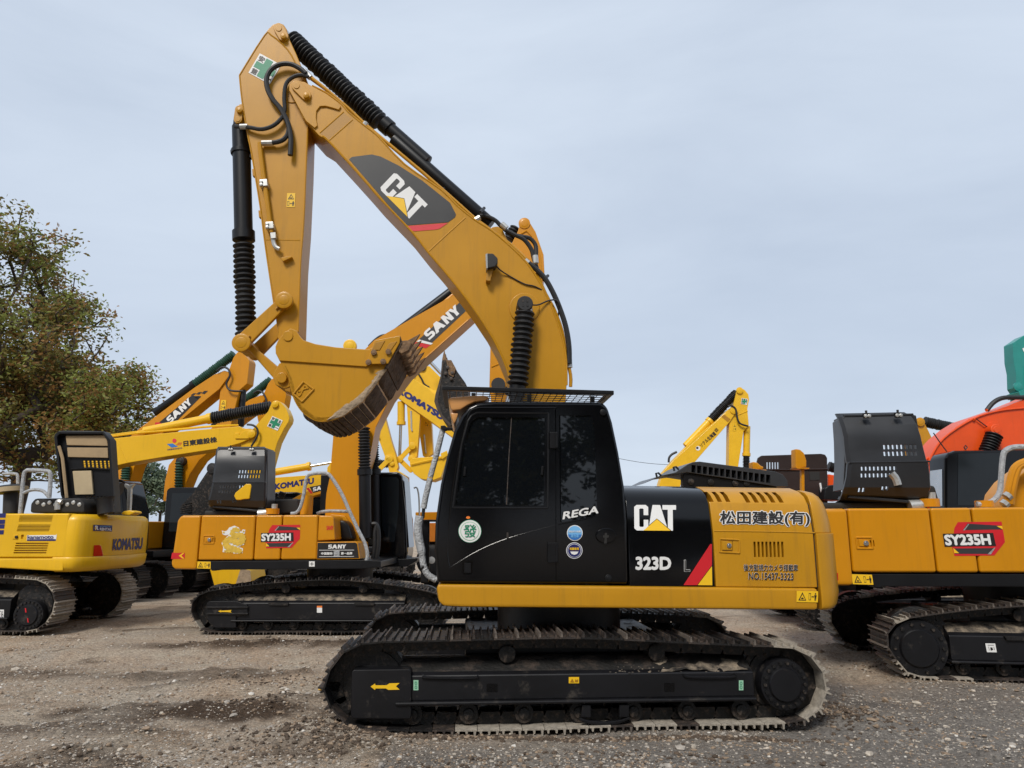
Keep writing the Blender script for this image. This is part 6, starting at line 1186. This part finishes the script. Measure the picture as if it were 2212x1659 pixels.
plate(fr, zM(2032, 980, 2110, 995, 2115, 1110, 2034, 1110), th + .1, th + .5, 'boom_cover', ORANGE, root, .02); bx = plate(fr, zM(1990, 1250, 2000, 1130, 2040, 1100, 2140, 1085, 2170, 1110, 2190, 1260), th - .3, th + .2, 'engine_cover', [BLACK_S, ORANGE], root, .02)
MB().tube([fr.P(p, th - .1) for p in zM(1950, 1075, 1970, 1190)], .018, 6).build('hood_strut', WHITE, hd); bellows(fr, *zM(2032, 900, 2120, 925), th + .6, .10, 6, root)

fr, S, t0, root = rig('orange excavator with big arched boom and black cab behind the undecorated orange-yellow machine', 0, (2020, 1340), 3.0, ORANGE, house=False)
t = t0 + .9
o = arm(fr, root, t, ORANGE, zK(850, 1460, 870, 1390, 905, 1150, 935, 1035, 985, 935, 1060, 852, 1150, 780, 1250, 718, 1400, 668, 1560, 612, 1700, 555, 1900, 470, 2300, 330, 2300, 720, 1950, 800, 1750, 880, 1560, 1000, 1400, 1200, 1300, 1460), None, w=.65); bm = o['boom']
for j in range(4): MB().tube([fr.P(p, t - .02 + .04 * j) for p in zK(880 + 8 * j, 1390, 905 + 10 * j, 1160 - j * 10, 945 + 8 * j, 1030 - 10 * j, 1050, 870 - 5 * j + j * 14, 1280, 718 + 14 * j, 1480, 655 + j * 8, 1700, 630 + j * 8)], .022, 6, sm=4).build('hydraulic_pipe', ORANGE, bm)
for p in zK(1300, 712, 920, 1030, 1400, 640): MB().tube([fr.P((p[0] - 4, p[1] + 3), t - .05), fr.P((p[0] + 4, p[1] - 3), t + .15)], .03, 6).build('pipe_clamp', ORANGE, bm)
hose(fr, zK(1390, 650, 1430, 600, 1480, 565, 1540, 550, 1650, 550, 1720, 545), t, .05, bm); hose(fr, zK(1310, 720, 1370, 765, 1420, 800), t - .05, .012, bm)
MB().slab(fr, zK(*sum(circ((1440, 800), 62, 30), ())), t - .03, t + .01).build('cylinder_boss', ORANGE, bm, bev=.01); pin(fr, zK(1470, 802)[0], t - .25, .12, .25, bm, ORANGE); bellows(fr, *zK(1450, 838, 1385, 1000), t - .12, .17, 8, bm); MB().lathe(fr.P(zK(1468, 808)[0], t - .12), fr.P(zK(1450, 838)[0], t - .12), [(0, .09), (1, .1)]).build('cylinder_eye', ORANGE, bm)
c0 = t0 + .05
cb = plate(fr, zK(1062, 1460, 1060, 1030, 1085, 985, 1140, 965, 1760, 955, 1760, 1460), c0, c0 + .6, 'cab', BLACK, root, .05); MB().slab(fr, zK(1165, 990, 1500, 985, 1480, 1395, 1160, 1395), c0 - .008, c0 + .002).build('window', GLASSB, cb)
A, B = fr.P(zK(1060, 1110)[0], c0), fr.P(zK(1062, 1400)[0], c0); e = fr.a * -.012; MB().add([A + e + fr.n * .08, A + e + fr.n * .52, B + e + fr.n * .52, B + e + fr.n * .08], [[0, 1, 2, 3]]).build('rear_window', CHROME, cb)
hose(fr, zK(970, 828, 1020, 900, 1075, 975), c0 + .1, .012, cb, RUB, 'aerial'); MB().tube([fr.P(p, c0 + .3) for p in zK(1222, 962, 1210, 940, 1222, 926, 1236, 940, 1222, 958)], .012, 6).build('lifting_eye', RUB, cb)
plate(fr, zK(840, 1385, 900, 1380, 905, 1470, 840, 1470), c0 - .1, c0 + .4, 'house', ORANGE, root, .02); MB().box(fr, S - 1.9, S + 1.5, t0 + .12, t0 + 2.8, 1.05, 1.95).build('house', ORANGE, root, bev=.05)

fr, S, t0, root = rig('ochre excavator with stick head and black bellows rising behind the raised dark hood', 0, (1960, 1300), 2.6, OCHRE); t = t0 + 1.2
o = arm(fr, root, t, OCHRE, zK(1050, 850, 1300, 900, 1600, 980, 1600, 1100, 1300, 1020, 1060, 960), zK(795, 800, 820, 745, 850, 715, 885, 716, 900, 745, 975, 900, 975, 960, 930, 1060, 880, 1250, 830, 1250, 800, 1050)); bellows(fr, *zK(895, 740, 1130, 790), t + .25, .15, 14, o['boom']); pin(fr, zK(870, 740)[0], t, .12, .06, o['stick'], OCHRE); pin(fr, zK(950, 945)[0], t - .02, .22, .06, o['stick'], OCHRE_DIM)
MB().tube([fr.P(p, t - .3) for p in zK(810, 815, 830, 820, 872, 980, 875, 1015, 850, 1025)], .02, 6, sm=3).build('hood_handle', RUB, o['stick'])
fr, S, t0, root = rig('teal excavator with tall stick head above the orange arched boom', 0, (2150, 1310), 3.4, TEAL); t = t0 + 1.2
o = arm(fr, root, t, TEAL, zK(1700, 300, 1800, 350, 2100, 700, 2300, 1100, 2100, 1100, 1950, 800, 1700, 450), zK(1594, 122, 1681, 62, 1760, 40, 1800, 150, 1790, 400, 1740, 560, 1700, 800, 1655, 800, 1645, 505, 1622, 470, 1618, 350, 1600, 262)); plate(fr, zK(1640, 505, 1700, 480, 1700, 540, 1655, 545), t - .1, t + .4, 'cylinder_head', TEAL, o['stick'], .01); decal('white_mark', zK(1668, 165, 1700, 152, 1700, 190, 1680, 192), fr, t + .05, WHITE, o['stick'])
pin(fr, zK(1640, 465)[0], t + .02, .12, .06, o['stick'], TEAL)
# ------------------------------------------------------------------ trees, far truck
def leafmat(name, c, v):
    m = bpy.data.materials.new(name); m.use_nodes = True; t = m.node_tree; b = t.nodes['Principled BSDF']; N = t.nodes.new; L = t.links.new
    tc = N('ShaderNodeTexCoord'); n = N('ShaderNodeTexNoise'); n.inputs['Scale'].default_value = 1.3; n.inputs['Detail'].default_value = 6; L(tc.outputs['Object'], n.inputs['Vector'])
    r = N('ShaderNodeValToRGB'); r.color_ramp.elements[0].position = .32; r.color_ramp.elements[1].position = .68; r.color_ramp.elements[0].color = (*[x * (1 - v) for x in c], 1); r.color_ramp.elements[1].color = (*[x * (1 + v) for x in c], 1)
    L(n.outputs['Fac'], r.inputs[0]); L(r.outputs[0], b.inputs['Base Color']); b.inputs['Roughness'].default_value = .55; b.inputs['Specular IOR Level'].default_value = .3
    tr = N('ShaderNodeBsdfTranslucent'); L(r.outputs[0], tr.inputs[0]); ms = N('ShaderNodeMixShader'); ms.inputs[0].default_value = .42; L(b.outputs[0], ms.inputs[1]); L(tr.outputs[0], ms.inputs[2]); L(ms.outputs[0], t.nodes['Material Output'].inputs[0])
    return m
LV = [leafmat('leaf_olive', (.20, .165, .045), .3), leafmat('leaf_brown', (.27, .15, .05), .3), leafmat('leaf_green', (.23, .26, .06), .3), leafmat('leaf_deep', (.11, .11, .035), .3), leafmat('leaf_pale', (.19, .24, .15), .2), leafmat('leaf_grey', (.12, .17, .12), .2)]
def tree(label, x, y, cz, rad, ncl, leaves, lsize, pal, seed, trunk_r=.22, rand=(.55, .95), group=None, trunk_x=0, crad=.42, nb=22):
    rn = random.Random(seed); root = thing('tree', (x + trunk_x, y, 0), label, 'tree', group)
    nodes = [Vector((trunk_x + rn.uniform(-.1, .1), rn.uniform(-.1, .1), cz * .16 * i)) for i in range(5)]; nodes[0] = Vector((trunk_x, 0, -.15)); par = [-1, 0, 1, 2, 3]
    pts = []; bough = []
    while len(bough) < nb:
        p = Vector((rn.uniform(-1, 1), rn.uniform(-1, 1), rn.uniform(-.95, 1)))
        if not .35 < p.length < .92 or any((p - q).length < .22 for q in bough[-9:]): continue
        bough.append(p)
    while len(pts) < ncl:
        q = rn.choice(bough); d = Vector((rn.gauss(0, 1), rn.gauss(0, 1), rn.gauss(0, .75))); p = q + d * (.30 / nb ** .25)
        if p.length > 1.12: continue
        pts.append(Vector((p.x * rad[0], p.y * rad[1], cz + p.z * rad[2])))
    tp = nodes[-1]; pts.sort(key=lambda p: (p - tp).length)
    for p in pts:
        best = min(range(2, len(nodes)), key=lambda i: (nodes[i] - p).length + .35 * (nodes[i] - tp).length + (1.2 if nodes[i].z > p.z + .4 else 0))
        q = nodes[best]; L_ = (p - q).length; b_ = best
        for k in range(1, 3 if L_ > .8 else 2):
            e = q.lerp(p, k / (2 if L_ > .8 else 1)) + Vector((rn.gauss(0, .06), rn.gauss(0, .06), .04)) * L_; nodes.append(e); par.append(b_); b_ = len(nodes) - 1
    cnt = [1] * len(nodes)
    for i in range(len(nodes) - 1, 0, -1):
        if par[i] >= 0: cnt[par[i]] += cnt[i]
    rr = [min(trunk_r, .012 + trunk_r * (c / cnt[0]) ** .55) for c in cnt]; o0 = Vector((x, y, 0)); tm = MB()
    for i in range(1, len(nodes)):
        p = par[i]; r0 = min(rr[p], rr[i] * 1.7); r1 = rr[i]
        tm.lathe(nodes[p] + o0, nodes[i] + o0, [(0, r0), (1, r1)], 5 if r0 < .08 else 9)
    me = tm.mesh('trunk', o=off(root)); finish(me, BARK, 60); link('trunk', me, root)
    V, Fc, M = [], [], []
    for p in pts:
        c0 = p + o0 - off(root); hi = (p.z - cz) / rad[2]
        mi = rn.choices(range(len(pal)), [w_ * (1 + (hi * .7 if k == len(pal) - 1 else 0)) for k, (_, w_) in enumerate(pal)])[0]
        for _ in range(leaves):
            d = Vector((rn.gauss(0, 1), rn.gauss(0, 1), rn.gauss(0, .75))) * crad * .6; a = Vector((rn.gauss(0, 1), rn.gauss(0, 1), rn.gauss(0, .6))).normalized(); b_ = a.cross(Vector((rn.gauss(0, 1), rn.gauss(0, 1), rn.gauss(0, 1)))).normalized(); s_ = lsize * rn.uniform(*rand)
            c = c0 + d; n0 = len(V); V += [c - a * s_, c + b_ * s_ * .45, c + a * s_, c - b_ * s_ * .45]; Fc.append((n0, n0 + 1, n0 + 2, n0 + 3)); M.append(mi if rn.random() < .75 else rn.randrange(len(pal)))
    m = bpy.data.meshes.new('crown'); m.from_pydata(V, [], Fc); m.polygons.foreach_set('material_index', M)
    for k, _ in pal: m.materials.append(LV[k])
    link('crown', m, root); return root
def at(u, v, y):
    q = Fr(0).P((u, v), y); return q.x, q.z
P1 = [(3, .8), (1, 1.7), (0, 4), (2, 2.6)]
x, z = at(-85, 740, 27); tree('tallest olive and russet broadleaf tree at the row\'s end behind the louvred yellow machine', x, 27, z, (4.8, 4.2, 5.7), 1150, 40, .125, P1, 5, .42, trunk_x=.3, nb=110)
x, z = at(100, 840, 26); tree('russet-leaved broadleaf tree with dark forked trunk rising behind the open hood lid', x, 26, z, (2.9, 3.0, 3.6), 480, 40, .12, [(3, .8), (1, 2.6), (0, 3.4), (2, 1.8)], 9, .30, trunk_x=-.5, nb=46)
x, z = at(240, 905, 25); tree('smaller broadleaf tree with bright green top beside the checker-marked boom', x, 25, z, (1.75, 2.0, 1.75), 260, 40, .105, [(1, 2.2), (0, 2.5), (2, 5)], 14, .2, trunk_x=-.5, nb=24)
for k, (u, v, y, r) in enumerate(((318, 1052, 62, (1.5, 1.5, 2.3)), (352, 1062, 64, (1.5, 1.5, 2.0)))):
    x, z = at(u, v, y); tree(('taller pale distant poplar seen between the green bellows', 'lower pale distant poplar beside the taller one')[k], x, y, z, r, 90, 50, .2, [(4, 3), (5, 2)], 30 + k, .12, group='distant poplars')
# trees across the yard behind the camera: they stand in the reflections of the cab windows
src = tree('leafy tree across the yard mirrored in the black cab windows', -5.5, -13, 6.2, (4.6, 3.8, 5.2), 620, 44, .20, [(3, 3), (0, 3), (2, 1)], 41, .35, nb=70, group='trees mirrored in the windows')
for x, y, s_, rz in ((1.2, -14, 1.08, 1.9), (7.6, -12.5, .95, 3.3), (-12.5, -14.5, 1.1, 4.6), (14.5, -15, 1.15, .8), (-20, -13, 1.0, 2.6), (22, -14, 1.05, 5.4)):
    r = src.copy(); COL.objects.link(r); r.location = (x, y, 0); r.rotation_euler = (0, 0, rz); r.scale = (s_, s_, s_)
    for ch in src.children:
        c = ch.copy(); COL.objects.link(c); c.parent = r
# lorry glimpsed between the cabs
fr = Fr(0); Yt = 29.0
g = fr.P(zC(1862, 1095)[0], Yt); root = thing('truck', (g.x, Yt + 1, 0), 'orange lorry with pale wheel rims glimpsed between the two black cabs', 'truck')
plate(fr, zC(1752, 722, 2200, 715, 2200, 770, 1755, 785), Yt + .3, Yt + 2.2, 'load_bed', ORANGE_Y, root, .03); plate(fr, zC(1760, 795, 2200, 790, 2200, 915, 1765, 922), Yt, Yt + 2.3, 'side_board', mat('lorry_orange', (.72, .22, .02), .4, var=.06), root, .02)
plate(fr, zC(1765, 925, 2200, 920, 2200, 1000, 1770, 1005), Yt + .3, Yt + 2.0, 'chassis', DARK, root, .02); plate(fr, zC(1760, 935, 1776, 935, 1776, 960, 1760, 960), Yt - .02, Yt + .05, 'tail_light', REDLENS, root, .005)
decal('white_strip', zC(1838, 966, 1910, 964, 1910, 974, 1838, 976), fr, Yt + .25, WHITE, root)
zc = fr.Z(zC(1862, 1045)[0], Yt + .1); rw = zc
for dx in (0, 1.15):
    c = fr.P(zC(1862, 1045)[0], Yt + .05) + Vector((dx, 0, 0)); wh = MB().lathe(c, c + fr.n * .5, [(0, rw * .62), (.05, rw * .9), (.15, rw), (.9, rw), (1, rw * .6)], 24).build('wheel', RUB, root)
    MB().lathe(c - fr.n * .01, c + fr.n * .2, [(0, rw * .2), (.1, rw * .25), (.5, rw * .3), (.05, rw * .6), (1, rw * .62)], 20).build('rim', mat('pale_rim', (.5, .5, .48), .5, var=.1), wh)
q0, q1 = Fr(0).P(zM(-260, 797)[0], 70), Fr(0).P(zM(560, 886)[0], 70)
tag(MB().tube([q0.lerp(q1, i / 8) - Vector((0, 0, .25 * math.sin(math.pi * i / 8))) for i in range(9)], .022, 5).build('overhead_cable', RUB, None), 'thin overhead cable crossing the sky behind the black cab', 'cable')
